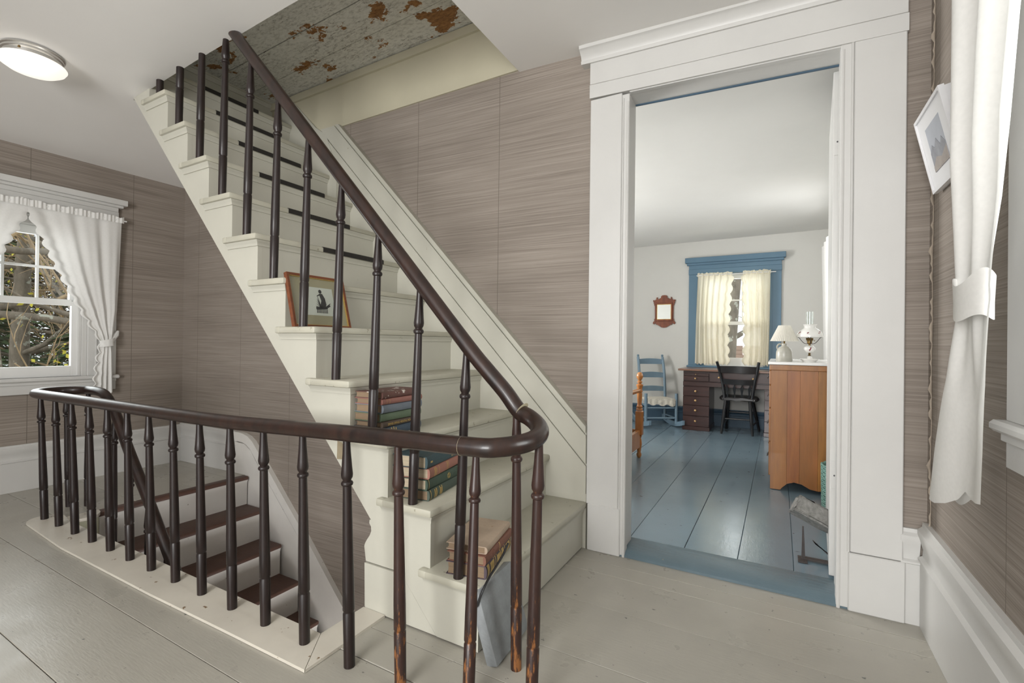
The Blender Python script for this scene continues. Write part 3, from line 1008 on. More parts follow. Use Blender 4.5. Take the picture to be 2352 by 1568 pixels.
def window(name, label, P, yc, half_in, zsill, ztop, zmeet, zlow, depth_dir, mtrim, wall_x, with_rows=True, frame_w=0.19, head=(0.06, 0.095), zhead=None, cols=3):
    """double-hung sash window. P maps (across, out, up) to world; across = along the wall, out = towards the room."""
    w = empty(name, kind='structure', label=label)

    def B(nm, a0, a1, o0, o1, z0, z1, ma=M_white, par=None, bev=0.002):
        pa, pb = P(a0, o0, z0), P(a1, o1, z1)
        return MB().box(min(pa[0], pb[0]), max(pa[0], pb[0]), min(pa[1], pb[1]), max(pa[1], pb[1]), z0, z1, bev).build(nm, ma, par or w)
    hi = half_in
    # casing boards and head
    for s in (-1, 1):
        B('casing', yc + s * hi if s > 0 else yc - hi - frame_w, yc + hi + frame_w if s > 0 else yc - hi, 0.0, 0.022, zsill, ztop + 0.0, mtrim)
        B('casing_bead', (yc + hi + frame_w * 0.25) if s > 0 else yc - hi - frame_w * 0.25 - 0.012, (yc + hi + frame_w * 0.25 + 0.012) if s > 0 else yc - hi - frame_w * 0.25, 0.0, 0.028, zsill, ztop, mtrim)
        B('jamb', yc + s * hi - 0.03 if s > 0 else yc - hi, yc + hi if s > 0 else yc - hi + 0.03, -0.14, 0.004, zsill, ztop, mtrim)
        B('parting_stop', yc + s * (hi - 0.03) - 0.018 if s > 0 else yc - hi + 0.03, yc + hi - 0.03 if s > 0 else yc - hi + 0.048, -0.045, -0.005, zsill, ztop, mtrim)
    fw = hi + frame_w
    B('frieze', yc - fw - 0.004, yc + fw + 0.004, 0.0, 0.026, ztop, ztop + head[0], mtrim)
    B('head_board', yc - fw, yc + fw, 0.0, 0.03, ztop + head[0], ztop + head[0] + head[1] * 0.35, mtrim)
    B('head_cove', yc - fw - 0.025, yc + fw + 0.025, 0.0, 0.052, ztop + head[0] + head[1] * 0.35, ztop + head[0] + head[1] * 0.55, mtrim)
    B('head_cap', yc - fw - 0.045, yc + fw + 0.045, 0.0, 0.075, ztop + head[0] + head[1] * 0.55, ztop + head[0] + head[1], mtrim)
    B('stool', yc - fw - 0.02, yc + fw + 0.02, -0.10, 0.05, zsill - 0.028, zsill, mtrim, bev=0.008)
    B('apron', yc - fw, yc + fw, 0.0, 0.022, zsill - 0.115, zsill - 0.028, mtrim)
    B('apron_bead', yc - fw, yc + fw, 0.0, 0.032, zsill - 0.05, zsill - 0.028, mtrim)
    # sashes
    gl = hi - 0.085
    up_ = empty('upper_sash'); up_.parent = w
    lo_ = empty('lower_sash'); lo_.parent = w
    for s in (-1, 1):
        B('stile', yc + s * gl if s > 0 else yc - hi + 0.03, yc + hi - 0.03 if s > 0 else yc - gl, -0.10, -0.062, zmeet, ztop - 0.005, M_white, up_, 0.001)
        B('stile', yc + s * gl if s > 0 else yc - hi + 0.03, yc + hi - 0.03 if s > 0 else yc - gl, -0.060, -0.022, zsill, zmeet + 0.02, M_white, lo_)
    gz1 = ztop - 0.20 if with_rows else ztop - 0.07
    B('top_rail', yc - gl, yc + gl, -0.10, -0.062, gz1, gz1 + 0.06, M_white, up_)
    B('head_stop', yc - hi + 0.0, yc + hi - 0.0, -0.13, -0.02, gz1 + 0.06, ztop + 0.03, mtrim, bev=0.006)
    B('head_bead', yc - hi + 0.0, yc + hi - 0.0, -0.13, -0.01, gz1 + 0.12, gz1 + 0.15, mtrim, bev=0.006)
    B('meeting_rail', yc - gl, yc + gl, -0.10, -0.062, zmeet, zmeet + 0.035, M_white, up_)
    B('meeting_rail', yc - gl, yc + gl, -0.060, -0.022, zmeet - 0.012, zmeet + 0.033, M_white, lo_)
    B('bottom_rail', yc - gl, yc + gl, -0.060, -0.022, zsill, zlow, M_white, lo_)
    for c in range(1, cols):
        a = yc - gl + 2 * gl * c / cols
        B('muntin', a - 0.008, a + 0.008, -0.092, -0.068, zmeet + 0.03, gz1, M_white, up_, 0.003)
    zm = (zmeet + 0.035 + gz1) / 2
    B('muntin', yc - gl, yc + gl, -0.0921, -0.0679, zm - 0.008, zm + 0.008, M_white, up_, 0.003)
    cs = [yc - gl + 2 * gl * c / cols for c in range(cols + 1)]
    for a, b in zip(cs, cs[1:]):
        for z0, z1 in ((zmeet + 0.035, zm - 0.008), (zm + 0.008, gz1)):
            B('pane', a + 0.008, b - 0.008, -0.083, -0.079, z0, z1, M_glass, up_, 0)
    B('pane', yc - gl, yc + gl, -0.043, -0.039, zlow, zmeet - 0.012, M_glass, lo_, 0)
    return w


window('window_1', 'double hung white window with six small upper panes, on the left wall', lambda a, o, z: (LX + o, a, z), 1.245, 0.355, 0.79, 2.03, 1.335, 0.868, 1, M_trim, LX, frame_w=0.18)
window('window_2', 'white trimmed window behind the near curtain on the right wall', lambda a, o, z: (RX - o, a, z), 1.085, 0.36, 0.905, 2.12, 1.42, 0.985, 1, M_trim, RX, frame_w=0.17)
BYF = 6.80
window('window_3', 'bedroom window in a blue painted frame above the desk', lambda a, o, z: (a, BYF - o, z), -0.525, 0.40, 0.815, 2.03, 1.365, 0.925, 1, M_bluetrim, BYF, with_rows=False, frame_w=0.145, head=(0.07, 0.15))

# ------------------------------------------------------------------ curtains of the hall


def curtain_panel(name, lab, Pm, Lc, Rc, zt, zb, tie, folds, amp, par=None, scal=0.012, nscal=16, mat_=None, nu=56, nv=90, base=0.06, hem=0.012, seed=0, group=None, lead='L', gather=True):
    """Pm(a, o, z): along the wall, out from the wall, up. Lc, Rc: tables (z, a) of the two edges. tie = z of the tie-back or None"""
    rg = random.Random(seed)
    ph = [rg.uniform(0, 6.28) for _ in range(4)]

    def f(u, v):
        z = zt + (zb - zt) * v
        a0, a1 = lerp(Lc, z), lerp(Rc, z)
        lead_w = (1 - u) ** 6 if lead == 'L' else u ** 6
        sc = scal * abs(sin(pi * nscal * v)) * lead_w * (0 if z > zt - 0.03 else 1)
        a = a0 + (a1 - a0) * u + (-sc if lead == 'L' else sc) * (1 if Lc[0][1] < Rc[0][1] else -1)
        k = 1.0
        if tie is not None:
            k = min(1.0, 0.35 + abs(z - tie) * 2.2)
        uu = u + 0.05 * sin(3 * v + ph[1]) * sin(pi * u)
        o = base + amp * k * (sin(2 * pi * folds * uu + ph[0]) + 0.45 * sin(2 * pi * folds * 1.9 * uu + ph[2] + 2 * v)) * (0.35 + 0.65 * min(1, v * 4 + 0.1))
        zz = z
        if v > 0.9: zz = z + hem * abs(sin(pi * folds * 1.5 * u + ph[3])) * (v - 0.9) / 0.1
        return Pm(a, o, zz)
    return MB().grid(f, nu, nv).build(name, mat_ or M_curt, par, smooth=180)


def tieband(par, Pm, ac, oc, z, ra, ro, h, name='tie_back'):
    def f(u, v):
        t = 2 * pi * u
        fl = 1 + 0.10 * abs(v - 0.5) * 2 + 0.02 * sin(9 * t)
        return Pm(ac + ra * fl * cos(t), oc + ro * fl * sin(t), z + h * (v - 0.5) + 0.012 * cos(t) * (1 if v > 0.5 else 0.6))
    return MB().grid(f, 40, 8).build(name, M_curt, par, smooth=180)


PL = lambda a, o, z: (LX + o, a, z)
c1 = empty('tieback_curtain', (LX + 0.06, 1.7, 0.66), label='white scalloped cotton curtain tied back at the right side of the left window', cat='curtain', group='white cotton curtains in the hall')
Lc = sorted([(2.03, 1.235), (1.98, 1.245), (1.8, 1.325), (1.6, 1.405), (1.4, 1.495), (1.2, 1.595), (1.09, 1.660), (1.04, 1.672), (1.0, 1.668), (.9, 1.652), (.75, 1.640), (.63, 1.632)])
Rc = sorted([(2.03, 1.792), (1.7, 1.786), (1.3, 1.772), (1.1, 1.745), (1.04, 1.735), (.95, 1.742), (.63, 1.752)])
curtain_panel('panel', '', PL, Lc, Rc, 2.03, 0.645, 1.04, 3.6, 0.010, c1, seed=1, scal=0.028, nscal=17)
tieband(c1, PL, 1.704, 0.062, 1.045, 0.043, 0.034, 0.055)
MB().tube([PL(1.74, 0.05, 1.06), PL(1.775, 0.03, 1.11), PL(1.79, 0.026, 1.14)], [0.016, 0.02, 0.008], 8).build('tie_knot', M_curt, c1)


def ruffle(a0, a1, Pm, z, par, seed, n=260, mat_=None, h=0.034, o0=0.075):
    rg = random.Random(seed)
    ks = [rg.uniform(0.5, 1) for _ in range(200)]

    def f(u, v):
        q = u * 22
        i = int(q)
        jag = ks[i] + (ks[i + 1] - ks[i]) * (q - i)
        return Pm(a0 + (a1 - a0) * u, o0 + 0.0035 * sin(u * 150) * (0.5 + 0.5 * v) + 0.004 * sin(u * 47), z - 0.022 + v * (0.022 + h * jag))
    return MB().grid(f, n, 5).build('heading', mat_ or M_curt, par, smooth=180)


ruffle(1.20, 1.80, PL, 2.02, c1, 3)
c2 = empty('tieback_curtain', (LX + 0.06, 0.8, 0.66), label='white scalloped curtain at the left edge of the left window, mostly out of view', cat='curtain', group='white cotton curtains in the hall')
mir = lambda tab: sorted([(z, 2 * 1.245 - a) for z, a in tab])
curtain_panel('panel', '', PL, mir(Lc), mir(Rc), 2.03, 0.645, 1.04, 3.6, 0.010, c2, seed=2, scal=0.028, nscal=17)
tieband(c2, PL, 0.786, 0.062, 1.045, 0.043, 0.034, 0.055)
ruffle(0.69, 1.28, PL, 2.02, c2, 5)
rod = MB().tube([PL(0.66, 0.066, 2.02), PL(1.82, 0.066, 2.02)], 0.006, 8).build('curtain_rod', M_white)
tag(rod, 'thin white rod carrying the curtains of the left window', 'curtain rod')

PR = lambda a, o, z: (RX - o, a, z)
c3 = empty('tieback_curtain', (RX - 0.1, 1.5, 0.65), label='large bright white curtain tied back at the near right window', cat='curtain', group='white cotton curtains in the hall')
Lr = sorted([(2.12, 1.10), (1.95, 1.15), (1.75, 1.225), (1.55, 1.275), (1.40, 1.315), (1.30, 1.362), (1.22, 1.392), (1.16, 1.395), (1.0, 1.388), (0.85, 1.40), (0.62, 1.438)])
Rr = sorted([(2.12, 1.60), (1.9, 1.602), (1.5, 1.615), (1.25, 1.625), (1.18, 1.615), (1.0, 1.665), (0.8, 1.765), (0.62, 1.845)])


HEM = [(0, .738), (.12, .728), (.25, .720), (.38, .712), (.48, .722), (.56, .690), (.7, .660), (.85, .640), (1, .634)]


def near_curtain(u, v):
    z = 2.12 + (lerp(HEM, u) - 2.12) * v
    a0, a1 = lerp(Lr, z), lerp(Rr, z)
    a = a0 + (a1 - a0) * u
    k = min(1.0, 0.2 + abs(z - 1.19) * 2.2)
    o = 0.11 + 0.018 * k * (sin(2 * pi * 2.1 * u + 0.6 + 0.7 * v) + 0.4 * sin(2 * pi * 4.3 * u + 2.0 * v))
    if z < 1.19:
        q = min(1, (1.19 - z) / 0.25)
        soft = 0.11 + 0.010 * sin(pi * 2.2 * u + 1.2) + 0.005 * sin(7 * u + 9 * v)
        o = o * (1 - q) + soft * q
    return PR(a, o, z)


MB().grid(near_curtain, 72, 120).build('panel', M_curt, c3, smooth=180)
MB().grid(lambda u, v: PR(1.575 + 0.25 * u, 0.078 + 0.005 * sin(5 * u), 0.80 - v * (0.80 - (0.716 - 0.064 * u) + 0.022 * sin(pi * u) - 0.02 * (1 - u) ** 4)), 24, 8).build('hem_lobe', M_curt, c3, smooth=180)


def band(u, v):
    t = 2 * pi * u
    fl = 1 + 0.10 * max(0, v - 0.4) + 0.015 * sin(5 * t)
    up2 = 0.02 * (0.5 + 0.5 * cos(2 * t)) * v
    return PR(1.506 + 0.097 * fl * cos(t), 0.114 + 0.026 * fl * sin(t), 1.150 + 0.085 * v + up2 + 0.006 * sin(3 * t))


MB().grid(band, 56, 10).build('tie_back', M_curt, c3, smooth=180)
rod = MB().tube([PR(0.5, 0.11, 2.13), PR(1.66, 0.11, 2.13)], 0.006, 8).build('curtain_rod', M_white)
tag(rod, 'thin white rod above the near right window', 'curtain rod')

# ------------------------------------------------------------------ ceiling light
cl = empty('ceiling_light', (-3.385, 0.925, cz(-3.385)), label='round flush ceiling lamp with a lit white opal shade', cat='lamp')
z0 = 0.0
MB().lathe([(0.0, 0.0), (0.122, 0.0), (0.125, -0.007), (0.119, -0.012), (0.119, -0.020), (0.113, -0.026), (0.111, -0.048), (0.0, -0.048)], 40).build('base_ring', M_chrome, cl, local=True)
MB().lathe([(0.0, -0.042), (0.112, -0.044), (0.130, -0.050), (0.134, -0.056), (0.126, -0.070), (0.100, -0.088), (0.06, -0.102), (0.0, -0.108)], 40).build('glass_shade', M_lampglass, cl, local=True, smooth=60)
MB().lathe([(0, 0), (0.005, 0.001), (0.006, 0.006), (0.003, 0.012), (0, 0.013)], 10, Matrix.Translation((0.085, -0.074, -0.034))).build('thumb_screw', M_brass, cl, local=True)

# ------------------------------------------------------------------ picture on the right wall
pc = empty('wall_picture', (RX - 0.03, 2.1, 1.78), label='small white framed grey landscape tilting off the right wall', cat='picture')
tilt = Matrix.Translation((RX - 0.045, 2.105, 1.775)) @ Matrix.Rotation(radians(-12), 4, 'Y')
# local: x out of the wall is -x
def PB(nm, x0, x1, y0, y1, z0, z1, ma, bev=0.0):
    return MB().box(x0, x1, y0, y1, z0, z1, bev, M=tilt).build(nm, ma, pc)
PB('frame_back', 0.006, 0.028, -0.15, 0.15, -0.132, 0.132, M_fwhite)
PB('mount', -0.004, 0.006, -0.148, 0.148, -0.130, 0.130, M_fwhite)
for (y0, y1, z0, z1) in ((-0.152, 0.152, 0.126, 0.137), (-0.152, 0.152, -0.137, -0.126), (-0.152, -0.142, -0.126, 0.126), (0.142, 0.152, -0.126, 0.126)):
    PB('frame_edge', -0.010, 0.006, y0, y1, z0, z1, M_fwhite)
pr = PB('print', -0.0045, -0.0035, -0.078, 0.078, -0.078, 0.078, mat('print_sky', (178, 182, 190), 0.8, 0.05, 12))
hill = [(-0.078, -0.078), (0.078, -0.078), (0.078, -0.01), (0.05, 0.012), (0.03, -0.004), (0.0, 0.02), (-0.03, -0.012), (-0.05, 0.008), (-0.078, -0.02)]
MB().prism(hill, 'x', -0.0056, -0.0046, M=tilt).build('printed_hills', mat('print_hill', (150, 152, 158), 0.8, 0.15, 30), pr)
hill2 = [(-0.078, -0.078), (0.078, -0.078), (0.078, -0.06), (0.03, -0.035), (-0.02, -0.05), (-0.078, -0.03)]
MB().prism(hill2, 'x', -0.0064, -0.0056, M=tilt).build('printed_shore', mat('print_shore', (166, 158, 152), 0.8, 0.1, 30), pr)

# ------------------------------------------------------------------ books on the stairs


def book(loc, rz, w, l, t, col, label, group, pages=None, worn=None, bands=(), text=None, goldmat=None, rough=0.6, emblem=None):
    b = empty('book', loc, rz, label, 'book', group)
    g_ = sum(col) / 3
    col = tuple(0.72 * v * 0.94 + 0.28 * g_ * 0.94 for v in col)
    cm = mat('book_cloth', col, rough, 0.10, 18, bmp=0.15, bscale=160, chips=worn)
    arc_ = [(w / 2 - 0.006 + 0.008 * sin(pi * k / 6), t * (0.5 - 0.5 * cos(pi * k / 6))) for k in range(7)]
    po = [(-w / 2, 0)] + arc_ + [(-w / 2, t), (-w / 2, t - 0.003), (w / 2 - 0.009, t - 0.003), (w / 2 - 0.009, 0.003), (-w / 2, 0.003)]
    MB().prism(po, 'y', -l / 2, l / 2).build('cover', cm, b, local=True, smooth=30)
    pg = [(-w / 2 + 0.006, 0.003), (w / 2 - 0.009, 0.003), (w / 2 - 0.009, t - 0.003), (-w / 2 + 0.006, t - 0.003), (-w / 2 + 0.009, t * 0.5)]
    MB().prism(pg, 'y', -l / 2 + 0.004, l / 2 - 0.004).build('pages', pages or M_pages, b, local=True, smooth=30)
    for (y0, y1, z0f, z1f) in bands:
        xs = w / 2 - 0.006 + 0.008
        m = MB()
        m.grid(lambda u, v: (w / 2 - 0.006 + 0.008 * sin(pi * (z0f + (z1f - z0f) * v)) + 0.0006, y0 * l + (y1 - y0) * l * u,
                             t * (0.5 - 0.5 * cos(pi * (z0f + (z1f - z0f) * v)))), 1, 6)
        m.build('gilt_band', goldmat or M_gold, b, local=True)
    if emblem is not None:
        m = MB()
        for rr in (0.0105, 0.0055):
            m.tube([(w / 2 + 0.0016, emblem * l + rr * cos(2 * pi * q / 20), t / 2 + rr * sin(2 * pi * q / 20)) for q in range(21)], 0.001, 5, False)
        m.build('gilt_emblem', M_gold, b, local=True)
    if text:
        for (s, y, size, zf) in text:
            cu = bpy.data.curves.new('spine_lettering', 'FONT')
            cu.body = s
            cu.size = size
            cu.align_x, cu.align_y = 'CENTER', 'CENTER'
            cu.extrude = 0.0003
            cu.materials.append(goldmat or M_gold)
            to = bpy.data.objects.new('spine_lettering', cu)
            C.objects.link(to)
            bpy.context.view_layer.update()
            me = bpy.data.meshes.new_from_object(to.evaluated_get(bpy.context.evaluated_depsgraph_get()))
            bpy.data.objects.remove(to)
            o = bpy.data.objects.new('spine_lettering', me)
            C.objects.link(o)
            o.parent = b
            o.matrix_local = Matrix(((0, 0, 1, w / 2 + 0.0026), (1, 0, 0, y * l), (0, 1, 0, t * zf), (0, 0, 0, 1)))
    return b


G1, G2, G3 = 'books on the lowest step', 'books on the second step', 'books on the third step'
a = radians(11)
book((-0.995, 1.545, tz(0)), a + 0.02, 0.155, 0.285, 0.047, (84, 66, 78), 'thick old book with purple and gold patterned spine, bottom of the lowest stack', G1, M_pagesd,
     ((150, 120, 80), 0.60, 22), [(-.47, -.40, .1, .9), (-.36, -.22, .2, .8), (-.18, -.155, .1, .9), (-.11, .0, .25, .75), (.02, .04, .1, .9), (.08, .16, .2, .8), (.2, .22, .1, .9), (.26, .42, .25, .75), (.45, .47, .1, .9)])
book((-0.99, 1.545, tz(0) + 0.0475), a - 0.02, 0.150, 0.280, 0.034, (142, 84, 62), 'reddish brown leather book in the middle of the lowest stack', G1, M_pagesd, ((110, 62, 46), 0.64, 16), [(-.02, .0, .1, .9)])
book((-1.0, 1.548, tz(0) + 0.082), a + 0.01, 0.158, 0.262, 0.026, (184, 156, 128), 'pale tan book on top of the lowest stack', G1, M_pagesd, ((150, 122, 96), 0.68, 14), [])
a = radians(9)
book((-1.255, 1.562, tz(1)), a, 0.148, 0.275, 0.040, (70, 88, 74), 'dark green book with gold lettering at the bottom of the second stack', G2, M_pagesd, ((120, 104, 80), 0.74, 10), [(-.465, -.452, .05, .95), (-.36, -.335, .2, .8), (-.315, -.29, .2, .85), (-.21, -.192, .25, .85), (-.183, -.165, .2, .7), (-.155, -.135, .2, .85)])
book((-1.258, 1.558, tz(1) + 0.0405), a - 0.03, 0.150, 0.272, 0.041, (58, 84, 66), 'dark green book with a round gilt emblem, third down in the second stack', G2, M_pages, None, [(-.465, -.455, .05, .95)], emblem=0.10)
book((-1.262, 1.560, tz(1) + 0.082), a + 0.02, 0.152, 0.268, 0.040, (178, 106, 86), 'salmon red book with gold lettering, second in the second stack', G2, M_pages, None, [(-.36, -.345, .2, .8), (-.33, -.315, .1, .9), (-.30, -.285, .25, .75), (-.22, -.21, .15, .9), (.03, .038, .15, .9), (.055, .063, .15, .9), (.085, .093, .15, .9)])
book((-1.265, 1.555, tz(1) + 0.1225), a - 0.01, 0.155, 0.270, 0.047, (50, 82, 90), 'dark teal book on top of the second stack', G2, M_pages, ((112, 132, 132), 0.76, 22), [(-.42, -.36, .45, .55), (.22, .25, .3, .8), (.28, .31, .3, .8), (.34, .37, .3, .8)])
a = radians(3)
zb = tz(2)
book((-1.475, 1.545, zb), a, 0.150, 0.255, 0.036, (62, 84, 106), 'navy blue book at the bottom of the third stack', G3, M_pagesd, None, [(-.34, -.325, .3, .7), (-.29, -.265, .35, .75), (-.23, -.21, .3, .8), (-.18, -.16, .3, .7), (.37, .385, .15, .85), (.41, .425, .15, .85)])
book((-1.470, 1.535, zb + 0.0365), a + 0.02, 0.146, 0.240, 0.022, (92, 74, 60), 'thin brown book titled in gold, second from the bottom of the third stack', G3, M_pagesd, None, [], [('DEVELOPING MENTAL POWER', -.02, .0125, .5)])
bk = book((-1.478, 1.545, zb + 0.059), a - 0.02, 0.152, 0.255, 0.034, (98, 122, 90), 'faded green book in the middle of the third stack', G3, M_pagesd, ((130, 140, 112), 0.7, 14), [])
MB().grid(lambda u, v: (-0.076 - 0.02 * u + 0.03 * v, -0.127 - 0.02 * sin(pi * u) + 0.05 * v, 0.035 + 0.001 * u), 4, 3).build('loose_page', M_paperw, bk, local=True)
book((-1.474, 1.548, zb + 0.094), a + 0.01, 0.150, 0.258, 0.034, (112, 124, 138), 'faded blue grey cloth book, third from the top of the third stack', G3, M_pagesd, ((140, 148, 156), 0.7, 14), [], None)
book((-1.470, 1.545, zb + 0.1285), a - 0.015, 0.146, 0.256, 0.024, (168, 100, 86), 'dull red book, second from the top of the third stack', G3, M_pagesd, None, [(-.40, -.395, .2, .8), (-.33, -.325, .2, .8)], None)
book((-1.474, 1.54, zb + 0.153), a + 0.02, 0.148, 0.250, 0.027, (118, 72, 62), 'battered dark red book with a peeling pale spine, top of the third stack', G3, M_pagesd, ((205, 198, 190), 0.60, 26), [], None)

# ------------------------------------------------------------------ framed print leaning on the fifth step
fp = empty('framed_print', (-1.885, 1.538, tz(4)), label='wood framed figure print on tan mat leaning against a stair riser', cat='picture')
fw_, fh_ = 0.322, 0.258
LM = Matrix.Rotation(radians(-15), 4, 'Y')


def FB(nm, x0, x1, y0, y1, z0, z1, ma, bev=0.0, par=None):
    return MB().box(x0, x1, y0, y1, z0, z1, bev, M=LM).build(nm, ma, par or fp, local=True)


h2 = fw_ / 2
FB('frame_side', -0.016, 0.004, -h2, -h2 + 0.011, 0, fh_, M_wfr)
FB('frame_side', -0.016, 0.004, h2 - 0.011, h2, 0, fh_, M_wfr)
FB('frame_rail', -0.016, 0.004, -h2 + 0.011, h2 - 0.011, 0, 0.011, M_wfr)
FB('frame_rail', -0.016, 0.004, -h2 + 0.011, h2 - 0.011, fh_ - 0.011, fh_, M_wfr)
for (y0, y1, z0, z1) in ((-h2 + .011, -h2 + .014, .011, fh_ - .011), (h2 - .014, h2 - .011, .011, fh_ - .011), (-h2 + .014, h2 - .014, .011, .014), (-h2 + .014, h2 - .014, fh_ - .014, fh_ - .011)):
    FB('gilt_slip', -0.008, 0.001, y0, y1, z0, z1, M_gold)
FB('mat_board', -0.012, -0.006, -h2 + .014, h2 - .014, .014, fh_ - .014, M_mat)
sheet = FB('print_sheet', -0.006, -0.005, -0.085, 0.085, 0.062, 0.202, M_paperw)
LMp = LM @ Matrix.Translation((-0.0045, 0.012, 0.13))


def ink(poly, nm='printed_figure'):
    MB().prism(poly, 'x', -0.0003, 0.0004, M=LMp).build(nm, M_ink, sheet, local=True)


ell = lambda cy, cz_, ry, rz_, n=12: [(cy + ry * cos(2 * pi * i / n), cz_ + rz_ * sin(2 * pi * i / n)) for i in range(n)]
ink(ell(0.0, 0.052, 0.009, 0.010))
ink([(-0.008, 0.040), (0.010, 0.042), (0.022, 0.020), (0.026, -0.012), (0.018, -0.026), (-0.012, -0.024), (0.0, 0.006), (-0.004, 0.022)])
ink([(-0.006, 0.040), (-0.022, 0.030), (-0.020, 0.026), (-0.004, 0.034)])
for k in range(6):
    ink([(-0.020 - 0.006 * k * 0.6, 0.026 - 0.012 * k), (-0.018 - 0.006 * k * 0.6, 0.024 - 0.012 * k), (-0.004 + 0.002 * k, -0.030), (-0.010 + 0.002 * k, -0.032)], 'printed_fold')
ink([(-0.036, -0.026), (0.028, -0.020), (0.030, -0.034), (-0.034, -0.040)])
ink([(0.024, -0.020), (0.052, -0.002), (0.044, -0.014), (0.050, -0.018), (0.028, -0.030)])
for k in range(8):
    y = -0.032 + 0.0082 * k
    ink([(y, -0.036), (y + 0.003, -0.036), (y + 0.001, -0.056), (y - 0.003, -0.056)], 'printed_leg')
MB().box(-0.0042, -0.0034, -h2 + .013, h2 - .013, .013, fh_ - .013, M=LM).build('glazing', M_glass, fp, local=True)

# ------------------------------------------------------------------ soapstone slab with a wire handle
ss = empty('soapstone_slab', (-0.80, 1.47, 0.0), label='grey soapstone slab with a wire handle leaning on the lowest riser', cat='foot warmer')
SM = Matrix.Rotation(radians(-17), 4, 'Y') @ Matrix.Rotation(radians(3), 4, 'X')
MB().box(-0.044, 0.0, -0.11, 0.125, 0.013, 0.262, 0.006, 2, M=SM).build('slab', M_soap, ss, local=True)
w = [(-0.022, -0.112, 0.215), (-0.01, -0.118, 0.222), (0.004, -0.10, 0.250), (0.010, -0.05, 0.276), (0.014, 0.0, 0.292), (0.018, 0.06, 0.312), (0.024, 0.10, 0.336)]
MB().tube([SM @ p for p in catmull(w, 5)], 0.0042, 8).build('wire_handle', M_wire, ss, local=True)
MB().lathe([(0, 0), (0.006, 0), (0.006, 0.004), (0, 0.004)], 10, SM @ Matrix.Translation((-0.022, -0.110, 0.215)) @ Matrix.Rotation(radians(90), 4, 'X')).build('pivot_hole', M_steel, ss, local=True)

# ================================================================== BEDROOM
ZF = 0.03
fb = empty('floor_bedroom', kind='structure', label='glossy blue grey painted floorboards of the bedroom')
xe = [-3.4, -3.1, -2.82, -2.55, -2.26, -1.98, -1.72, -1.46, -1.22, -0.965, -0.70, -0.42, -0.17, 0.07, 0.31, 0.6]
for a, b in zip(xe, xe[1:]):
    d = R.uniform(-0.001, 0.001)
    MB().box(a + 0.0009, b - 0.0009, 2.56, 6.85, ZF - 0.028 + d, ZF + d, 0.0018).build('plank', M_blue, fb)
MB().box(-3.4, 0.6, 2.56, 6.85, -0.16, ZF - 0.030).build('subfloor', M_bluedark, fb)
BRX = 0.50
cb = MB().hexa([(-3.4, 2.5, 2.455), (0.6, 2.5, 2.49), (0.6, 6.9, 2.49), (-3.4, 6.9, 2.455), (-3.4, 2.5, 2.62), (0.6, 2.5, 2.62), (0.6, 6.9, 2.62), (-3.4, 6.9, 2.62)]).build('ceiling_bedroom', M_bedceil, kind='structure')
cb['label'] = 'white plaster bedroom ceiling'
w1 = empty('wall_bedroom_far', kind='structure', label='white plaster bedroom wall with the blue framed window')
MB().box(-3.4, -0.925, BYF, BYF + 0.14, 0, 2.6).box(-0.125, 0.7, BYF, BYF + 0.14, 0, 2.6).box(-0.925, -0.125, BYF, BYF + 0.14, 0, 0.80).box(-0.925, -0.125, BYF, BYF + 0.14, 2.03, 2.6).build('plaster', M_bedwall, w1)
w2 = empty('wall_bedroom_right', kind='structure', label='white plaster bedroom wall behind the dresser')
MB().box(BRX, BRX + 0.12, 2.55, 4.85, 0, 2.6).box(BRX, BRX + 0.12, 5.75, 6.9, 0, 2.6).box(BRX, BRX + 0.12, 4.85, 5.75, 0, 1.0).box(BRX, BRX + 0.12, 4.85, 5.75, 2.2, 2.6).build('plaster', M_bedwall, w2)
w3 = empty('wall_bedroom_left', kind='structure', label='white plaster bedroom wall on the left, out of view')
MB().box(-3.4, -3.28, 2.55, 3.3, 0, 2.6).box(-3.4, -3.28, 4.5, 6.9, 0, 2.6).box(-3.4, -3.28, 3.3, 4.5, 0, 0.9).box(-3.4, -3.28, 3.3, 4.5, 2.2, 2.6).build('plaster', M_bedwall, w3)
w4 = MB().box(-3.4, DX0 - 0.005, 2.551, 2.60, 0, 2.6).box(DX1 + 0.005, 0.6, 2.551, 2.60, 0, 2.6).box(DX0, DX1, 2.556, 2.60, 2.40, 2.6).build('wall_bedroom_near', M_bedwall, kind='structure')
w4['label'] = 'white plaster side of the door wall inside the bedroom'
b1 = empty('baseboard_bedroom', kind='structure', label='dark blue baseboard along the bedroom walls')
MB().prism([(BYF - p, ZF + q) for p, q in bb_profile(0.22, 0.024)], 'x', -3.28, BRX).build('board', M_bluedark, b1)
MB().prism([(BRX - p, ZF + q) for p, q in bb_profile(0.22, 0.024)], 'y', 3.5, BYF - 0.024).build('board', M_bluedark, b1)

# door leaf, opened flat into the bedroom
dr = empty('door_1', (0.206, 2.598, 0.0), radians(-3.2), kind='structure', label='white painted door leaf opened into the bedroom, seen on its edge')
MB().box(-0.0, 0.032, 0.0, 0.80, 0.045, 2.333, 0.003).build('leaf', M_trim, dr, local=True)
for z in (0.44, 1.95):
    h = MB().box(0.004, 0.036, -0.003, 0.0005, z, z + 0.125, 0.001).build('hinge', M_trim, dr, local=True)
    MB().lathe([(0.006, z), (0.006, z + 0.125)], 10, Matrix.Translation((0.038, -0.004, 0))).build('hinge_pin', M_trim, h, local=True)
    MB().lathe([(0, 0), (0.004, 0), (0, 0.0015)], 8, Matrix.Translation((0.017, -0.003, z + 0.06)) @ Matrix.Rotation(radians(90), 4, 'X')).build('screw', M_wire, h, local=True)

# ------------------------------------------------------------------ bedroom curtains


def PBd(a, o, z): return (a, BYF - o, z)


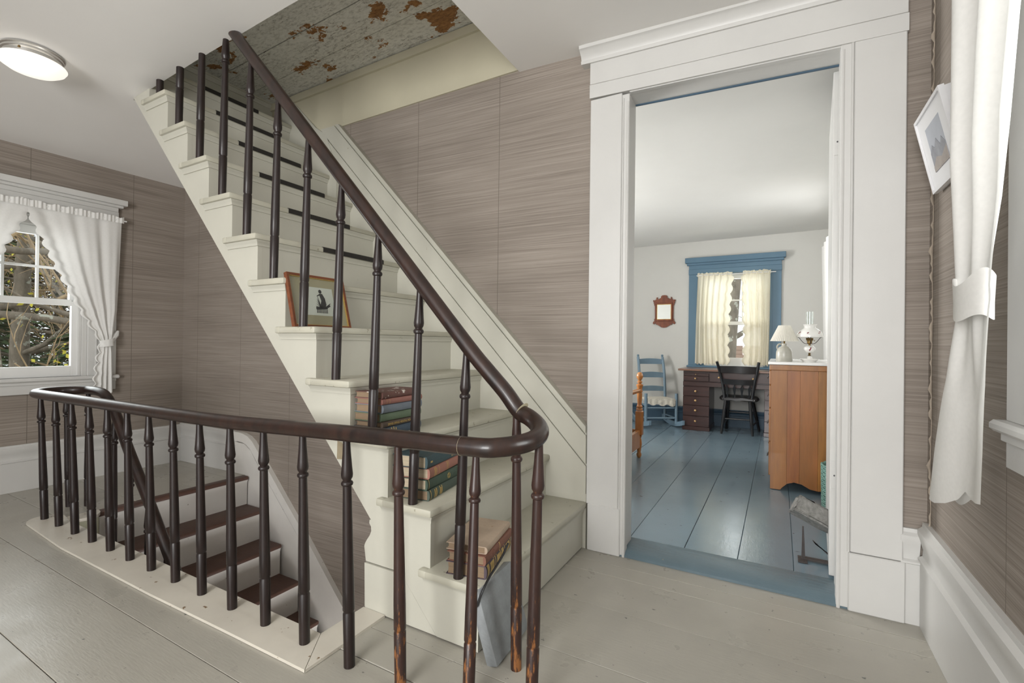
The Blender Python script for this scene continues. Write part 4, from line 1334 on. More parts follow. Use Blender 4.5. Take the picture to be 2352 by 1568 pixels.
cL = empty('cafe_curtain', (-0.75, BYF - 0.09, 0.82), label='cream cotton curtain on the left half of the bedroom window', cat='curtain')
curtain_panel('panel', '', PBd, sorted([(2.02, -0.945), (1.4, -0.965), (0.8, -0.975)]), sorted([(2.02, -0.535), (1.85, -0.55), (1.5, -0.575), (1.2, -0.585), (0.8, -0.575)]), 2.01, 0.825, None, 6, 0.014, cL,
              mat_=M_curtc, base=0.085, seed=4, lead='R', scal=0.03, nscal=9, nu=60, nv=50, hem=0.02)
ruffle(-0.955, -0.53, PBd, 2.01, cL, 8, 160, M_curtc, 0.035, 0.085)
cR = empty('cafe_curtain', (-0.25, BYF - 0.09, 0.82), label='cream cotton curtain on the right half of the bedroom window, behind the jug lamp', cat='curtain')
curtain_panel('panel', '', PBd, sorted([(2.02, -0.405), (1.85, -0.40), (1.5, -0.385), (1.2, -0.375), (0.8, -0.385)]), sorted([(2.02, -0.10), (1.4, -0.105), (0.8, -0.115)]), 2.01, 0.825, None, 5, 0.016, cR,
              mat_=M_curtc, base=0.085, seed=9, lead='L', scal=0.03, nscal=9, nu=60, nv=50, hem=0.02)
ruffle(-0.41, -0.095, PBd, 2.01, cR, 11, 100, M_curtc, 0.035, 0.085)
rod = MB().tube([PBd(-0.965, 0.085, 2.005), PBd(-0.04, 0.085, 2.005)], 0.006, 8).build('curtain_rod', M_marble)
tag(rod, 'thin pale rod carrying the cream bedroom curtains', 'curtain rod')
cS = empty('side_curtain', (0.42, 5.85, 0.9), label='bright white curtain edge on the bedroom side wall beside the oil lamp', cat='curtain')
MB().grid(lambda u, v: (0.405 + 0.03 * (1 - v) + 0.015 * sin(18 * u), 5.35 + 0.75 * u, 0.80 + 1.35 * v), 30, 12).build('panel', M_curt, cS, smooth=180)
MB().tube([(0.51, 5.2, 2.14), (0.42, 5.2, 2.14), (0.42, 6.15, 2.14), (0.51, 6.15, 2.14)], 0.006, 8).build('rod', M_marble, cS)

# ------------------------------------------------------------------ mirror
mr = empty('wall_mirror', (-1.395, BYF, 1.55), label='small mahogany mirror with scrolled crest on the white bedroom wall', cat='mirror')
half = [(0.0, 0.222), (0.03, 0.218), (0.045, 0.20), (0.042, 0.185), (0.060, 0.178), (0.072, 0.168), (0.088, 0.172), (0.092, 0.185), (0.082, 0.188), (0.096, 0.196), (0.108, 0.185), (0.104, 0.168), (0.118, 0.160), (0.128, 0.150), (0.140, 0.158),
        (0.150, 0.152), (0.152, 0.138), (0.140, 0.132), (0.146, 0.115), (0.136, 0.108), (0.136, 0.09), (0.126, 0.07), (0.124, -0.10), (0.134, -0.115), (0.132, -0.135), (0.148, -0.150), (0.152, -0.170), (0.140, -0.182), (0.126, -0.178), (0.122, -0.165),
        (0.108, -0.172), (0.104, -0.190), (0.088, -0.186), (0.080, -0.196), (0.066, -0.200), (0.05, -0.214), (0.03, -0.226), (0.0, -0.23)]
out_ = half + [(-x, z) for x, z in half[-2:0:-1]]
MB().prism(out_, 'y', -0.016, -0.002).build('backboard', M_mirrorf, mr, local=True, smooth=20)
for (x0, x1, z0, z1) in ((-0.115, 0.115, 0.095, 0.118), (-0.115, 0.115, -0.138, -0.115), (-0.115, -0.096, -0.115, 0.095), (0.096, 0.115, -0.115, 0.095)):
    MB().box(x0, x1, -0.028, -0.014, z0, z1, 0.004).build('frame', M_mirrorf, mr, local=True)
mm, n_, b_, o_ = newmat('mirror_glass')
b_.inputs['Base Color'].default_value = (0.58, 0.6, 0.6, 1)
b_.inputs['Metallic'].default_value = 1.0
b_.inputs['Roughness'].default_value = 0.03
MB().box(-0.097, 0.097, -0.020, -0.015, -0.116, 0.096).build('glass', mm, mr, local=True)
for (x0, x1, z0, z1) in ((-0.096, 0.096, 0.089, 0.095), (-0.096, 0.096, -0.115, -0.109), (-0.096, -0.09, -0.109, 0.089), (0.09, 0.096, -0.109, 0.089)):
    MB().box(x0, x1, -0.0225, -0.0195, z0, z1).build('gilt_slip', M_gold, mr, local=True)

# ------------------------------------------------------------------ desk
dk = empty('desk', (-0.55, 6.5, ZF), label='dark wooden kneehole desk with small brass knobs under the bedroom window', cat='desk')
DY = 6.25


def knob(par, x, y, z, r=0.013, ma=None, d=(0, -1, 0)):
    M = Matrix.Translation((x, y, z)) @ Vector(d).to_track_quat('Z', 'Y').to_matrix().to_4x4()
    return MB().lathe([(0, 0), (r * .55, 0), (r * .45, r * .5), (r, r * 1.1), (r * .95, r * 1.6), (r * .5, r * 1.9), (0, r * 1.95)], 12, M).build('knob', ma or M_knob, par)


MB().box(-1.10, 0.02, 6.21, 6.765, 0.765, 0.790, 0.005).build('top', M_desktop, dk)
for x0, x1 in ((-1.045, -0.735), (-0.145, 0.05 - 0.08)):
    x1 = x1 if x0 < -0.5 else 0.0
    MB().box(x0 + 0.004, x1 - 0.004, DY + 0.018, 6.755, 0.075, 0.60).build('pedestal', M_desk, dk)
    MB().box(x0 - 0.004, x1 + 0.004, DY - 0.004, 6.758, ZF, 0.078, 0.003).build('plinth', M_desk, dk)
    for z0, z1 in ((0.080, 0.205), (0.210, 0.336), (0.341, 0.450), (0.455, 0.565)):
        d = MB().box(x0 + 0.002, x1 - 0.002, DY, DY + 0.022, z0, z1, 0.003).build('drawer', M_desk, dk)
        knob(d, (x0 + x1) / 2 - 0.005, DY, (z0 + z1) / 2 + 0.005)
MB().box(-1.045, 0.0, DY + 0.03, 6.75, 0.60, 0.765).build('apron_case', M_desk, dk)
MB().box(-1.045, 0.0, DY + 0.006, DY + 0.05, 0.575, 0.632, 0.004).build('apron_rail', M_desk, dk)
d = MB().box(-1.040, -0.745, DY + 0.004, DY + 0.032, 0.640, 0.700, 0.003).build('drawer', M_desk, dk)
knob(d, -0.90, DY + 0.004, 0.672, 0.011)
d = MB().box(-1.040, -0.745, DY + 0.004, DY + 0.032, 0.706, 0.735, 0.002).build('slide', M_desk, dk)
knob(d, -0.895, DY + 0.004, 0.722, 0.006)
d = MB().box(-0.738, -0.02, DY + 0.004, DY + 0.032, 0.640, 0.755, 0.003).build('drawer', M_desk, dk)
for x in (-0.63, -0.26): knob(d, x, DY + 0.004, 0.695, 0.012)

# ------------------------------------------------------------------ black chair at the desk
ch = empty('desk_chair', (-0.41, 6.33, ZF), label='black painted wooden chair with arrow shaped spindles, pushed to the desk', cat='chair')
SZ = 0.475
seat = [(-0.165, 6.13), (0.165, 6.13), (0.205, 6.18), (0.215, 6.30), (0.20, 6.44), (0.16, 6.52), (-0.16, 6.52), (-0.20, 6.44), (-0.215, 6.30), (-0.205, 6.18)]
m = MB().prism([(-0.41 + x, y) for x, y in seat], 'z', SZ - 0.04, SZ)
bmesh.ops.bevel(m.bm, geom=list(m.bm.edges), offset=0.012, segments=2, affect='EDGES')
m.build('seat', M_black, ch)


def turned(par, a, b, prof, name='leg', ma=None, n=12):
    """lathe of (radius, t) along a->b"""
    a, b = Vector(a), Vector(b)
    L = (b - a).length
    M = Matrix.Translation(a) @ (b - a).to_track_quat('Z', 'Y').to_matrix().to_4x4()
    return MB().lathe([(r, t * L) for r, t in prof], n, M).build(name, ma, par)


LEG = [(0.013, 0), (0.016, .12), (0.014, .2), (0.017, .24), (0.019, .5), (0.020, .8), (0.016, 1)]
for fx, fy, tx_, ty_ in ((-0.185, 6.205, -0.135, 6.18), (0.150, 6.225, 0.12, 6.18), (-0.165, 6.60, -0.13, 6.47), (0.205, 6.63, 0.13, 6.47)):
    turned(ch, (-0.41 + fx, fy, ZF), (-0.41 + tx_, ty_, SZ - 0.03), LEG, 'leg', M_black)
turned(ch, (-0.568, 6.198, 0.215), (-0.278, 6.213, 0.215), [(0.009, 0), (0.011, .5), (0.009, 1)], 'stretcher', M_black)
turned(ch, (-0.555, 6.545, 0.255), (-0.235, 6.56, 0.255), [(0.009, 0), (0.011, .5), (0.009, 1)], 'stretcher', M_black)
turned(ch, (-0.275, 6.215, 0.14), (-0.22, 6.585, 0.16), [(0.009, 0), (0.011, .5), (0.009, 1)], 'stretcher', M_black)
turned(ch, (-0.58, 6.2, 0.14), (-0.565, 6.57, 0.16), [(0.009, 0), (0.011, .5), (0.009, 1)], 'stretcher', M_black)
for s in (-1, 1):
    P3 = [(-0.41 + s * 0.145, 6.155, SZ - 0.005), (-0.41 + s * 0.165, 6.12, 0.63), (-0.41 + s * 0.195, 6.075, 0.78), (-0.415 + s * 0.218, 6.03, 0.895)]
    m = MB()
    m.tube(catmull(P3, 5), [0.019 - 0.0002 * i for i in range(16)], 8)
    m.build('back_post', M_black, ch)


def slat(par, x0, x1, yc_, bow, z0, z1, name, ma, th=0.014, crest=0.0, local=False):
    m = MB()
    n = 10
    prev = None
    for i in range(n + 1):
        u = i / n
        x = x0 + (x1 - x0) * u
        y = yc_ - bow * sin(pi * u)
        zt = z1 + crest * sin(pi * u)
        cur = [m.bm.verts.new(c) for c in ((x, y - th / 2, z0), (x, y + th / 2, z0), (x, y + th / 2 - 0.012, zt), (x, y - th / 2 - 0.012, zt))]
        if prev:
            for q in range(4): m.bm.faces.new((prev[q], prev[(q + 1) % 4], cur[(q + 1) % 4], cur[q]))
        else: m.bm.faces.new(cur[::-1])
        prev = cur
    m.bm.faces.new(prev)
    return m.build(name, ma, par, local=local)


slat(ch, -0.612, -0.215, 6.075, 0.02, 0.765, 0.842, 'crest_rail', M_black, 0.016, 0.006)
slat(ch, -0.592, -0.235, 6.115, 0.02, 0.628, 0.695, 'back_slat', M_black, 0.014, -0.006)
for k in range(4):
    x = -0.523 + 0.075 * k
    pts = [(-0.007, 0), (0.007, 0), (0.008, 0.3), (0.016, 0.62), (0.016, 0.74), (0.005, 0.86), (0.005, 1), (-0.005, 1), (-0.005, 0.86), (-0.016, 0.74), (-0.016, 0.62), (-0.008, 0.3)]
    xs = x + (x + 0.41) * 0.10
    M = Matrix(((1, (xs - x) * 0, (xs - x), x), (0, 1, -0.045, 6.150), (0, 0, 0.165, SZ - 0.005), (0, 0, 0, 1)))
    MB().prism(pts, 'y', -0.006, 0.006, M=M).build('spindle', M_black, ch)

# ------------------------------------------------------------------ blue rocking chair
rc = empty('rocking_chair', (-1.40, 6.40, ZF), radians(33), label='blue painted ladder back rocking chair with a white woven seat', cat='rocking chair')
# local: faces -y, right = +x


def RT(nm, pts, rad, n=10, ma=None): return MB().tube(pts, rad, n).build(nm, ma or M_bluechair, rc, local=True)


fx, bx_ = 0.20, 0.175
for s in (-1, 1):
    RT('back_post', catmull([(s * bx_, 0.15, 0.05), (s * bx_, 0.155, 0.40), (s * (bx_ - 0.003), 0.19, 0.70), (s * (bx_ - 0.006), 0.25, 0.885)], 4), 0.018)
    MB().lathe([(0, 0.022), (0.012, 0.018), (0.017, 0.005), (0.012, -0.008), (0.009, -0.014), (0.016, -0.02)], 12, Matrix.Translation((s * (bx_ - 0.006), 0.255, 0.90))).build('finial', M_bluechair, rc, local=True)
    RT('front_post', [(s * fx, -0.165, 0.04), (s * fx, -0.165, 0.43)], [0.019, 0.02])
    rk = []
    for i in range(13):
        t = -0.36 + 0.80 * i / 12
        rk.append((t, 0.012 + 0.10 * (t / 0.45) ** 2 * 0.9))
    m = MB()
    pol = [(y, z - 0.012) for y, z in rk] + [(y, z + 0.045) for y, z in rk[::-1]]
    m.prism(pol, 'x', s * 0.212 - 0.013, s * 0.212 + 0.013)
    m.build('rocker', M_bluechair, rc, local=True)
    for z in (0.11, 0.27):
        RT('side_rung', [(s * fx, -0.165, z), (s * bx_, 0.15, z + 0.01)], 0.010)
for z in (0.115, 0.245): RT('front_rung', [(-fx, -0.165, z), (fx, -0.165, z)], 0.011)
RT('back_rung', [(-bx_, 0.15, 0.2), (bx_, 0.15, 0.2)], 0.010)
for z, h in ((0.79, 0.065), (0.61, 0.065), (0.43, 0.06)):
    yy = lerp([(0.40, 0.155), (0.70, 0.19), (0.885, 0.25)], z + 0.03)
    slat(rc, -bx_ + 0.005, bx_ - 0.005, yy + 0.008, -0.02, z, z + h, 'ladder_slat', M_bluechair, 0.012, 0.012, True)
m = MB().hexa([(-fx, -0.18, 0.325), (fx, -0.18, 0.325), (bx_, 0.15, 0.325), (-bx_, 0.15, 0.325), (-fx, -0.18, 0.362), (fx, -0.18, 0.362), (bx_, 0.15, 0.358), (-bx_, 0.15, 0.358)])
bmesh.ops.bevel(m.bm, geom=list(m.bm.edges), offset=0.014, segments=2, affect='EDGES')
m.build('woven_seat', M_seat, rc, local=True, label='white woven tape seat')
m = MB()
m.grid(lambda u, v: (-0.18 + 0.36 * u, -0.187 - 0.003 * sin(30 * u), 0.362 - v * (0.05 + 0.03 * abs(sin(9 * u)) + 0.02 * u)), 24, 4)
m.build('seat_fringe', M_seat, rc, local=True)

# ------------------------------------------------------------------ bed
bd = empty('bed', (-1.13, 4.46, ZF), label='maple turned post bed with white bedding at the left of the doorway', cat='bed')
PP = [(0.012, 0), (0.020, .012), (0.024, .03), (0.016, .05), (0.019, .075), (0.026, .125), (0.022, .165), (0.017, .185), (0.024, .195), (0.024, .205), (0.019, .21)]
PT = [(0.030, .44), (0.030, .452), (0.022, .46), (0.028, .468), (0.028, .478), (0.022, .486), (0.019, .50), (0.023, .56), (0.024, .60), (0.020, .605), (0.027, .612), (0.027, .622), (0.022, .632), (0.026, .66), (0.031, .668), (0.031, .678),
      (0.014, .69), (0.024, .700), (0.024, .708), (0.013, .716), (0.017, .724), (0.024, .735), (0.030, .752), (0.030, .766), (0.022, .785), (0.010, .795), (0, .797)]
for py in (4.46, 3.35):
    M = Matrix.Translation((-1.13, py, ZF))
    m = MB().lathe(PP, 18, M).lathe(PT, 18, M)
    m.box(-1.162, -1.098, py - 0.032, py + 0.032, ZF + 0.21, ZF + 0.435, 0.006)
    m.build('post', M_maple, bd)
MB().box(-1.145, -1.115, 3.38, 4.43, 0.13, 0.29, 0.003).build('foot_rail', M_maple, bd)
MB().tube([(-1.13, 3.38, 0.655), (-1.13, 4.43, 0.655)], 0.02, 12).build('foot_bar', M_maple, bd)
for py in (4.46, 3.35): MB().box(-3.1, -1.162, py - 0.014, py + 0.014, 0.15, 0.29, 0.003).build('side_rail', M_maple, bd)
m = MB().box(-3.08, -1.18, 3.42, 4.41, 0.29, 0.60, 0.07, 4).build('mattress', M_linen, bd)
m = MB().box(-3.08, -1.172, 3.375, 4.43, 0.36, 0.645, 0.09, 4).build('bedspread', M_linen, bd)

# ------------------------------------------------------------------ dresser
ds = empty('dresser', (0.2, 4.45, ZF), label='amber pine chest of drawers with a white marble top, side towards the door', cat='dresser')
d0, d1, e0, e1 = -0.062, 0.46, 4.0, 4.95
# end panel of glued boards with a scalloped foot
bxs = [d0 + 0.012, 0.055, 0.135, 0.245, 0.36, d1]
prof = [(d0 + 0.012, 0.035), (0.015, 0.035), (0.03, 0.055), (0.06, 0.085), (0.10, 0.100), (0.15, 0.092), (0.20, 0.065), (0.25, 0.058), (0.30, 0.066), (0.36, 0.095), (0.41, 0.07), (0.43, 0.035), (d1, 0.035)]
for a, b in zip(bxs, bxs[1:]):
    pp = [(a + 0.0006, lerp(prof, a + 0.0006))] + [(x, z) for x, z in prof if a < x < b] + [(b - 0.0006, lerp(prof, b - 0.0006)), (b - 0.0006, 0.905), (a + 0.0006, 0.905)]
    ma = wood('pine_board', (114 + R.randint(-8, 14), 70 + R.randint(-4, 8), 22), (156 + R.randint(-8, 12), 101 + R.randint(-6, 8), 38), 0.4, (7, 7, 0.7), 2.4, coat=0.1)
    MB().prism(pp, 'y', e0, e0 + 0.02).build('end_board', ma, ds)
MB().box(d0 + 0.012, d1, e0 + 0.021, e1, 0.10, 0.905).build('carcass', M_dress, ds)
MB().box(d0 + 0.012, d0 + 0.05, e1 - 0.05, e1, ZF, 0.10).box(d1 - 0.05, d1, e1 - 0.05, e1, ZF, 0.10).build('foot', M_dress, ds)
MB().box(d0 + 0.002, d1, e0 - 0.012, e1 + 0.01, 0.906, 0.945, 0.003).build('top_rail', M_dress, ds)
MB().box(d0 - 0.006, d1 + 0.01, e0 - 0.02, e1 + 0.02, 0.946, 0.968, 0.004).build('marble_top', M_marble, ds, label='white marble top')
for z0, z1 in ((0.125, 0.37), (0.378, 0.62), (0.628, 0.79), (0.798, 0.90)):
    d = MB().box(d0 + 0.001, d0 + 0.014, e0 + 0.03, e1 - 0.03, z0, z1, 0.003).build('drawer', M_dress, ds)
    for y in (4.2, 4.75):
        m = MB().tube([(d0 + 0.002, y - 0.04, (z0 + z1) / 2 + .015), (d0 - 0.010, y - 0.035, (z0 + z1) / 2 - .005), (d0 - 0.012, y, (z0 + z1) / 2 - .015), (d0 - 0.010, y + 0.035, (z0 + z1) / 2 - .005), (d0 + 0.002, y + 0.04, (z0 + z1) / 2 + .015)], 0.003, 6)
        m.box(d0 - 0.002, d0 + 0.002, y - 0.05, y + 0.05, (z0 + z1) / 2 - .012, (z0 + z1) / 2 + .022)
        m.build('pull', M_iron, d)

# ------------------------------------------------------------------ stoneware jug lamp
TZ = 0.968
jl = empty('jug_lamp', (0.034, 4.12, TZ), label='grey stoneware jug lamp with a white pleated shade on the dresser', cat='table lamp')
MB().lathe([(0.0, 0), (0.052, 0), (0.055, 0.006), (0.0545, 0.05), (0.053, 0.072), (0.046, 0.092), (0.033, 0.107), (0.020, 0.114), (0.017, 0.118), (0.018, 0.133), (0.015, 0.135), (0.0, 0.135)], 28).build('jug', M_stoneware, jl, local=True, smooth=50)
MB().tube(catmull([(-0.018, 0, 0.128), (-0.032, 0, 0.130), (-0.044, 0, 0.118), (-0.046, 0, 0.102), (-0.040, 0, 0.088)], 5), 0.006, 8).build('handle', M_stoneware, jl, local=True)
MB().tube([(0, 0, 0.133), (0, 0, 0.165)], 0.006, 8).build('stem', M_brass, jl, local=True)
m = MB()
def pleat(u, v):
    t = 2 * pi * u
    r = (0.093 + (0.040 - 0.093) * v) * (1 + 0.018 * sin(44 * t))
    return (r * cos(t), r * sin(t), 0.152 + 0.118 * v)
m.grid(pleat, 264, 3)
m.build('shade', M_shade, jl, local=True, smooth=20)

# ------------------------------------------------------------------ oil style lamp
ol = empty('oil_lamp', (0.195, 4.12, TZ), label='milk glass oil lamp with painted flowers and clear chimney, right of the jug lamp', cat='table lamp')
m = MB().lathe([(0, 0), (0.040, 0), (0.042, 0.005), (0.054, 0.014), (0.062, 0.022), (0.060, 0.024), (0.045, 0.016), (0.024, 0.013), (0.020, 0.022), (0.016, 0.036), (0.010, 0.045), (0, 0.046)], 28)
m.build('foot', M_milk, ol, local=True, smooth=50)
MB().lathe([(0, 0.044), (0.008, 0.045), (0.012, 0.048), (0.006, 0.054), (0.009, 0.060), (0.006, 0.064), (0.011, 0.069), (0, 0.07)], 16).build('stem', M_brass, ol, local=True)
f_ = MB().lathe([(0, 0.066), (0.014, 0.068), (0.028, 0.076), (0.038, 0.092), (0.037, 0.104), (0.026, 0.117), (0.012, 0.122), (0, 0.122)], 28).build('font', M_milk, ol, local=True, smooth=60)
br = MB().lathe([(0, 0.12), (0.008, 0.121), (0.007, 0.130), (0.016, 0.138), (0.017, 0.156), (0.021, 0.160), (0.025, 0.165), (0.022, 0.170), (0.025, 0.176), (0.018, 0.178), (0, 0.178)], 20).build('burner', M_brass, ol, local=True)
MB().lathe([(0, 0), (0.006, 0), (0.006, 0.003), (0, 0.003)], 10, Matrix.Translation((0.030, 0, 0.158)) @ Matrix.Rotation(radians(90), 4, 'Y')).tube([(0.015, 0, 0.158), (0.031, 0, 0.158)], 0.0015, 6).build('wick_knob', M_brass, br, local=True)
for k in range(4):
    t = pi / 2 * k + 0.05
    MB().tube(catmull([(0.006 * cos(t), 0.006 * sin(t), 0.135), (0.032 * cos(t), 0.032 * sin(t), 0.137), (0.052 * cos(t), 0.052 * sin(t), 0.158), (0.066 * cos(t), 0.066 * sin(t), 0.178), (0.080 * cos(t), 0.080 * sin(t), 0.184)], 4), 0.0022, 6).build('shade_arm', M_iron, ol, local=True)
sh = MB().lathe([(0.082, 0.182), (0.083, 0.188), (0.081, 0.204), (0.072, 0.222), (0.055, 0.240), (0.040, 0.248), (0.036, 0.256), (0.038, 0.266), (0.047, 0.275), (0.045, 0.276), (0.035, 0.266), (0.033, 0.254), (0.052, 0.237), (0.069, 0.219), (0.078, 0.203), (0.080, 0.188), (0.080, 0.182)], 32, caps=False).build('shade', M_milk, ol, local=True, smooth=60)
MB().lathe([(0.0235, 0.24), (0.0235, 0.37), (0.022, 0.37), (0.022, 0.24)], 20, caps=False).build('chimney', M_glass, ol, local=True)
for par, r, z, angs in ((sh, 0.0775, 0.213, (-150, -98, -45)), (f_, 0.0385, 0.096, (-82,))):
    for ag in angs:
        t = radians(ag)
        m = MB()
        for q in range(5):
            a2 = t + R.uniform(-0.012, 0.012) / r
            zz = z + R.uniform(-0.010, 0.010)
            c0 = Vector((r * cos(a2), r * sin(a2), zz))
            m.lathe([(0, 0), (0.0045, 0.0004), (0, 0.0012)], 7, Matrix.Translation(c0) @ Vector((cos(a2), sin(a2), 0.35)).to_track_quat('Z', 'Y').to_matrix().to_4x4())
        m.build('painted_flower', M_flower, par, local=True)

# ------------------------------------------------------------------ basket, stone and iron stand behind the door
bk = empty('wicker_basket', (0.365, 3.68, ZF), label='green woven wicker basket standing between dresser and open door', cat='basket')
for k in range(24):
    z = 0.006 + k * 0.0124
    MB().tube([((0.112 + 0.006 * k / 24) * cos(2 * pi * i / 28), (0.112 + 0.006 * k / 24) * sin(2 * pi * i / 28), z + 0.003 * (-1) ** (i + k)) for i in range(29)], 0.0066, 6, False).build('wicker_round', M_basket, bk, local=True)
MB().lathe([(0, 0.004), (0.108, 0.004), (0.113, 0.29), (0.108, 0.29), (0.10, 0.01), (0, 0.01)], 28).build('inner_wall', M_basket, bk, local=True)
stn = empty('stone_block', (0.165, 2.83, 0.24), label='rough grey granite block resting tilted on the iron stand by the door', cat='stone')
m = MB()
m.box(-0.10, 0.16, -0.05, 0.05, -0.042, 0.042, 0.010, 2)
bmesh.ops.subdivide_edges(m.bm, edges=list(m.bm.edges), cuts=3, use_grid_fill=True)
for v_ in m.bm.verts: v_.co += Vector((R.uniform(-1, 1), R.uniform(-1, 1), R.uniform(-1, 1))) * 0.0035
MM = Matrix.Rotation(radians(24), 4, 'Y') @ Matrix.Rotation(radians(-32), 4, 'X')
for v_ in m.bm.verts: v_.co = MM @ v_.co
m.build('block', M_stone, stn, local=True, smooth=25)
ir = empty('iron_stand', (0.11, 2.76, ZF), label='small rusty iron stand with flat bars under the granite block', cat='iron stand')
MB().prism([(-0.005, 0.0), (0.011, 0.0), (0.008, 0.09), (0.004, 0.165), (-0.002, 0.165)], 'y', -0.005, 0.005).build('pin', M_iron, ir, local=True)
MB().box(-0.020, 0.020, -0.045, 0.035, 0, 0.006, 0.001).build('foot_plate', M_iron, ir, local=True)
MB().box(0.0, 0.20, -0.008, 0.020, 0.006, 0.013, 0.001).build('flat_bar', M_iron, ir, local=True)
MB().hexa([(0.045, 0.05, 0.085), (0.055, 0.05, 0.07), (0.16, 0.05, 0.0), (0.14, 0.05, 0.0), (0.045, 0.065, 0.085), (0.055, 0.065, 0.07), (0.16, 0.065, 0.0), (0.14, 0.065, 0.0)]).build('brace', M_iron, ir, local=True)

# ================================================================== OUTSIDE
GZ = -3.1
g = MB().box(-60, -5.0, -30, 60, GZ - 0.2, GZ).box(-5.0, 40, 7.2, 60, GZ - 0.2, GZ).build('ground', M_ground, kind='structure')
g['label'] = 'leaf strewn ground outside the house'


def bare_tree(name, base, h, r0, label, seed, bark, twig, lean=(0, 0), nb=9, depth=3, spread=1.0, buds=0, group=None):
    rg = random.Random(seed)
    t = empty(name, base, 0, label, 'tree', group)
    trunk = MB()
    tw = MB()
    P = []
    rad = []
    for i in range(11):
        u = i / 10
        P.append((lean[0] * u * h + 0.06 * h * 0.15 * sin(5 * u + seed), lean[1] * u * h + 0.04 * h * 0.2 * sin(4 * u + 2 * seed), h * u))
        rad.append(r0 * (1 - 0.72 * u) * (1 + 0.12 * rg.uniform(-1, 1)))
    trunk.tube(P, rad, 14)
    tips = []

    def branch(p, d, L, r, k):
        q = [Vector(p)]
        dd = Vector(d).normalized()
        for i in range(4):
            dd = (dd + Vector((rg.uniform(-1, 1), rg.uniform(-1, 1), rg.uniform(-0.6, 0.9))) * 0.28).normalized()
            q.append(q[-1] + dd * L / 4)
        (trunk if k == 0 else tw).tube(q, [r * (1 - 0.17 * i) for i in range(5)], 5 if k else 8, False)
        if k < depth:
            for i in range(rg.randint(3, 4)):
                j = rg.randint(1, 4)
                nd = (dd + Vector((rg.uniform(-1, 1), rg.uniform(-1, 1), rg.uniform(-0.5, 0.8))) * 0.95)
                branch(q[j], nd, L * rg.uniform(0.5, 0.72), r * 0.5, k + 1)
        else: tips.append(q[-1]); tips.append(q[2])
    for i in range(nb):
        u = rg.uniform(0.28, 0.98)
        p = Vector(P[int(u * 10)])
        a_ = rg.uniform(0, 2 * pi)
        branch(p, (cos(a_), sin(a_), rg.uniform(-0.1, 0.7)), h * 0.30 * spread * rg.uniform(0.7, 1.2), min(r0 * 0.30, 0.06), 0)
    trunk.build('trunk', bark, t, local=True, smooth=60)
    tw.build('twigs', twig, t, local=True, kind='stuff')
    if buds:
        m = MB()
        for p in tips:
            for _ in range(buds):
                c = p + Vector((rg.uniform(-1, 1), rg.uniform(-1, 1), rg.uniform(-1, 1))) * 0.14
                s_ = rg.uniform(0.02, 0.045)
                dv = Vector((rg.uniform(-1, 1), rg.uniform(-1, 1), rg.uniform(-1, 1))).normalized()
                ev = dv.orthogonal().normalized()
                m.bm.faces.new([m.bm.verts.new(c + dv * s_), m.bm.verts.new(c + ev * s_ * .6), m.bm.verts.new(c - dv * s_), m.bm.verts.new(c - ev * s_ * .6)])
        m.build('buds', M_bud, t, local=True, kind='stuff', smooth=0)
    return t


def evergreen(base, h, r, seed, label, group='evergreens behind the left window', nm='evergreen_tree', leaf=None, cnt=2600, pw=1.0):
    rg = random.Random(seed)
    t = empty(nm, base, 0, label, 'tree', group)
    MB().tube([(0, 0, 0), (0, 0, h * 0.5), (0, 0, h)], [0.2, 0.12, 0.02], 8).build('trunk', M_bark, t, local=True)
    m = MB()
    for i in range(cnt):
        u = rg.random() ** 0.8
        z = h * (0.04 + 0.96 * u)
        rr = r * (1 - u) ** pw * (0.45 + 0.55 * rg.random()) + 0.05
        a_ = rg.uniform(0, 2 * pi)
        c = Vector((rr * cos(a_), rr * sin(a_), z + rg.uniform(-0.2, 0.2)))
        out = Vector((cos(a_), sin(a_), -0.35 + rg.uniform(-0.3, 0.3))).normalized()
        sd = Vector((-sin(a_), cos(a_), rg.uniform(-0.4, 0.4)))
        L, w_ = rg.uniform(0.25, 0.6), rg.uniform(0.04, 0.11)
        m.bm.faces.new([m.bm.verts.new(c - out * L * .5 + sd * w_), m.bm.verts.new(c - out * L * .5 - sd * w_), m.bm.verts.new(c + out * L * .5)])
    m.build('needles' if leaf is None else 'twigs', leaf or M_ever, t, local=True, kind='stuff', smooth=0)


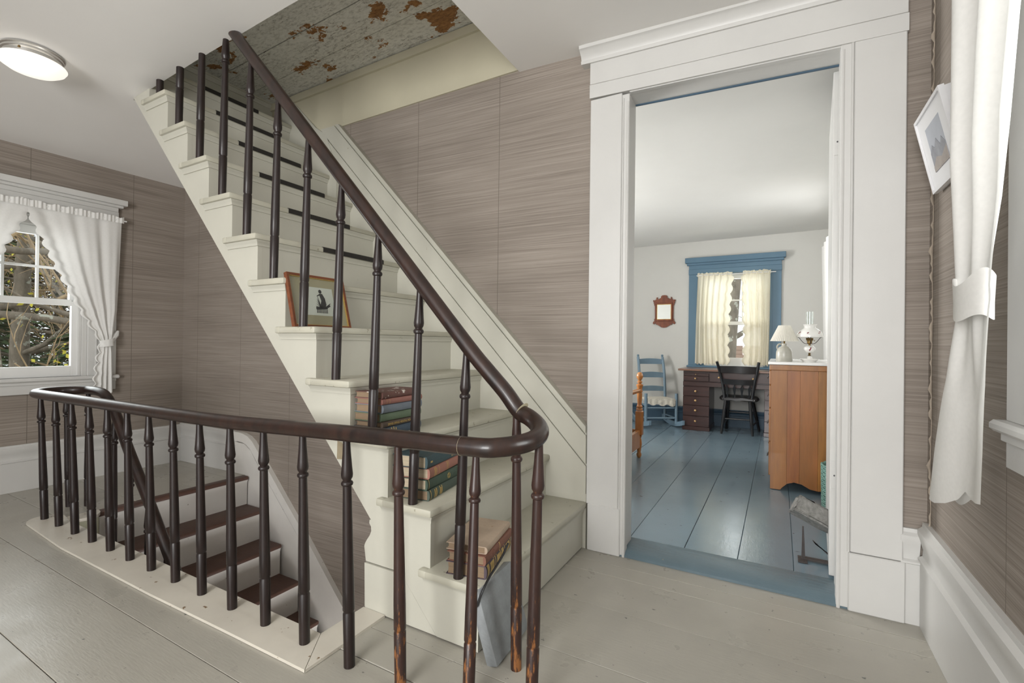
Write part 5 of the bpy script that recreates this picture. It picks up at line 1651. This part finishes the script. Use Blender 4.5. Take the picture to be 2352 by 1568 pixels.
bare_tree('old_tree', (-9.3, 2.05, GZ), 9.0, 0.42, 'thick lichen grey tree trunk outside the left window', 3, M_bark, M_bark2, (0.0, -0.03), 10, 3, 1.0, 2)
for i, (x, y, h, r, lab) in enumerate([(-13.0, 5.2, 8.0, 2.3, 'dark evergreen tree right of the thick trunk, outside the left window'), (-17, 3.2, 11.0, 2.6, 'tall evergreen tree behind the thick trunk outside the left window'),
                                  (-20, 7.5, 10.0, 3.0, 'broad evergreen tree farthest to the right outside the left window'), (-24, 5.0, 13.0, 3.4, 'tallest evergreen tree at the back outside the left window')]):
    evergreen((x, y, GZ), h, r, 20 + i, lab)
for i, (x, y, h, r, lab) in enumerate([(-8.6, 3.5, 7.0, 0.13, 'bare pale twigged tree nearest the left window'), (-11.0, 4.3, 8.5, 0.17, 'bare budding tree in front of the evergreens, left window'),
                                  (-14.5, 3.8, 9.5, 0.22, 'bare leafless tree in the middle distance outside the left window'), (-18.0, 6.2, 10.5, 0.24, 'bare leafless tree at the back right outside the left window'),
                                  (-15.5, 5.8, 9.0, 0.18, 'slim bare tree beside the dark evergreen outside the left window')]):
    bare_tree('bare_tree', (x, y, GZ), h, r, lab, 40 + i, M_bark, M_bark2, (0, 0.02), 12, 3, 1.1, 1, 'bare trees outside the left window')
for i, (x, y, h, r, lab) in enumerate([(-27, 5.0, 15, 3.6, 'brown leafless thicket at the far left of the left window view'), (-26, 8.0, 14, 3.4, 'brown leafless thicket behind the dark evergreen'),
                                  (-31, 6.6, 17, 4.2, 'tall brown leafless thicket at the back of the left window view'), (-30, 10.5, 16, 4.2, 'brown leafless thicket at the far right of the left window view')]):
    evergreen((x, y, GZ), h, r, 120 + i, lab, 'brown thickets beyond the left window', 'bare_thicket', M_thick, 7500, 0.35)
bare_tree('leaning_tree', (-1.20, 10.2, GZ), 8.5, 0.30, 'leaning grey tree trunk outside the bedroom window', 77, M_bark, M_bark, (0.085, 0.0), 7, 2, 0.8, 6)
hs = empty('neighbour_house', (0.5, 17, GZ), label='brown shingled house roof seen low through the bedroom window', cat='house')
MB().box(-3, 5, 16, 21, GZ, GZ + 2.2).build('walls', M_shingle, hs)
rows = 14
for k in range(rows):
    y0 = 15.6 + k * 0.22
    z0_ = GZ + 2.2 + k * 0.14
    MB().hexa([(-3.4, y0, z0_), (5.4, y0, z0_), (5.4, y0 + 0.27, z0_ + 0.16), (-3.4, y0 + 0.27, z0_ + 0.16),
               (-3.4, y0, z0_ + 0.03), (5.4, y0, z0_ + 0.03), (5.4, y0 + 0.27, z0_ + 0.17), (-3.4, y0 + 0.27, z0_ + 0.17)]).build('shingle_course', M_shingle, hs)
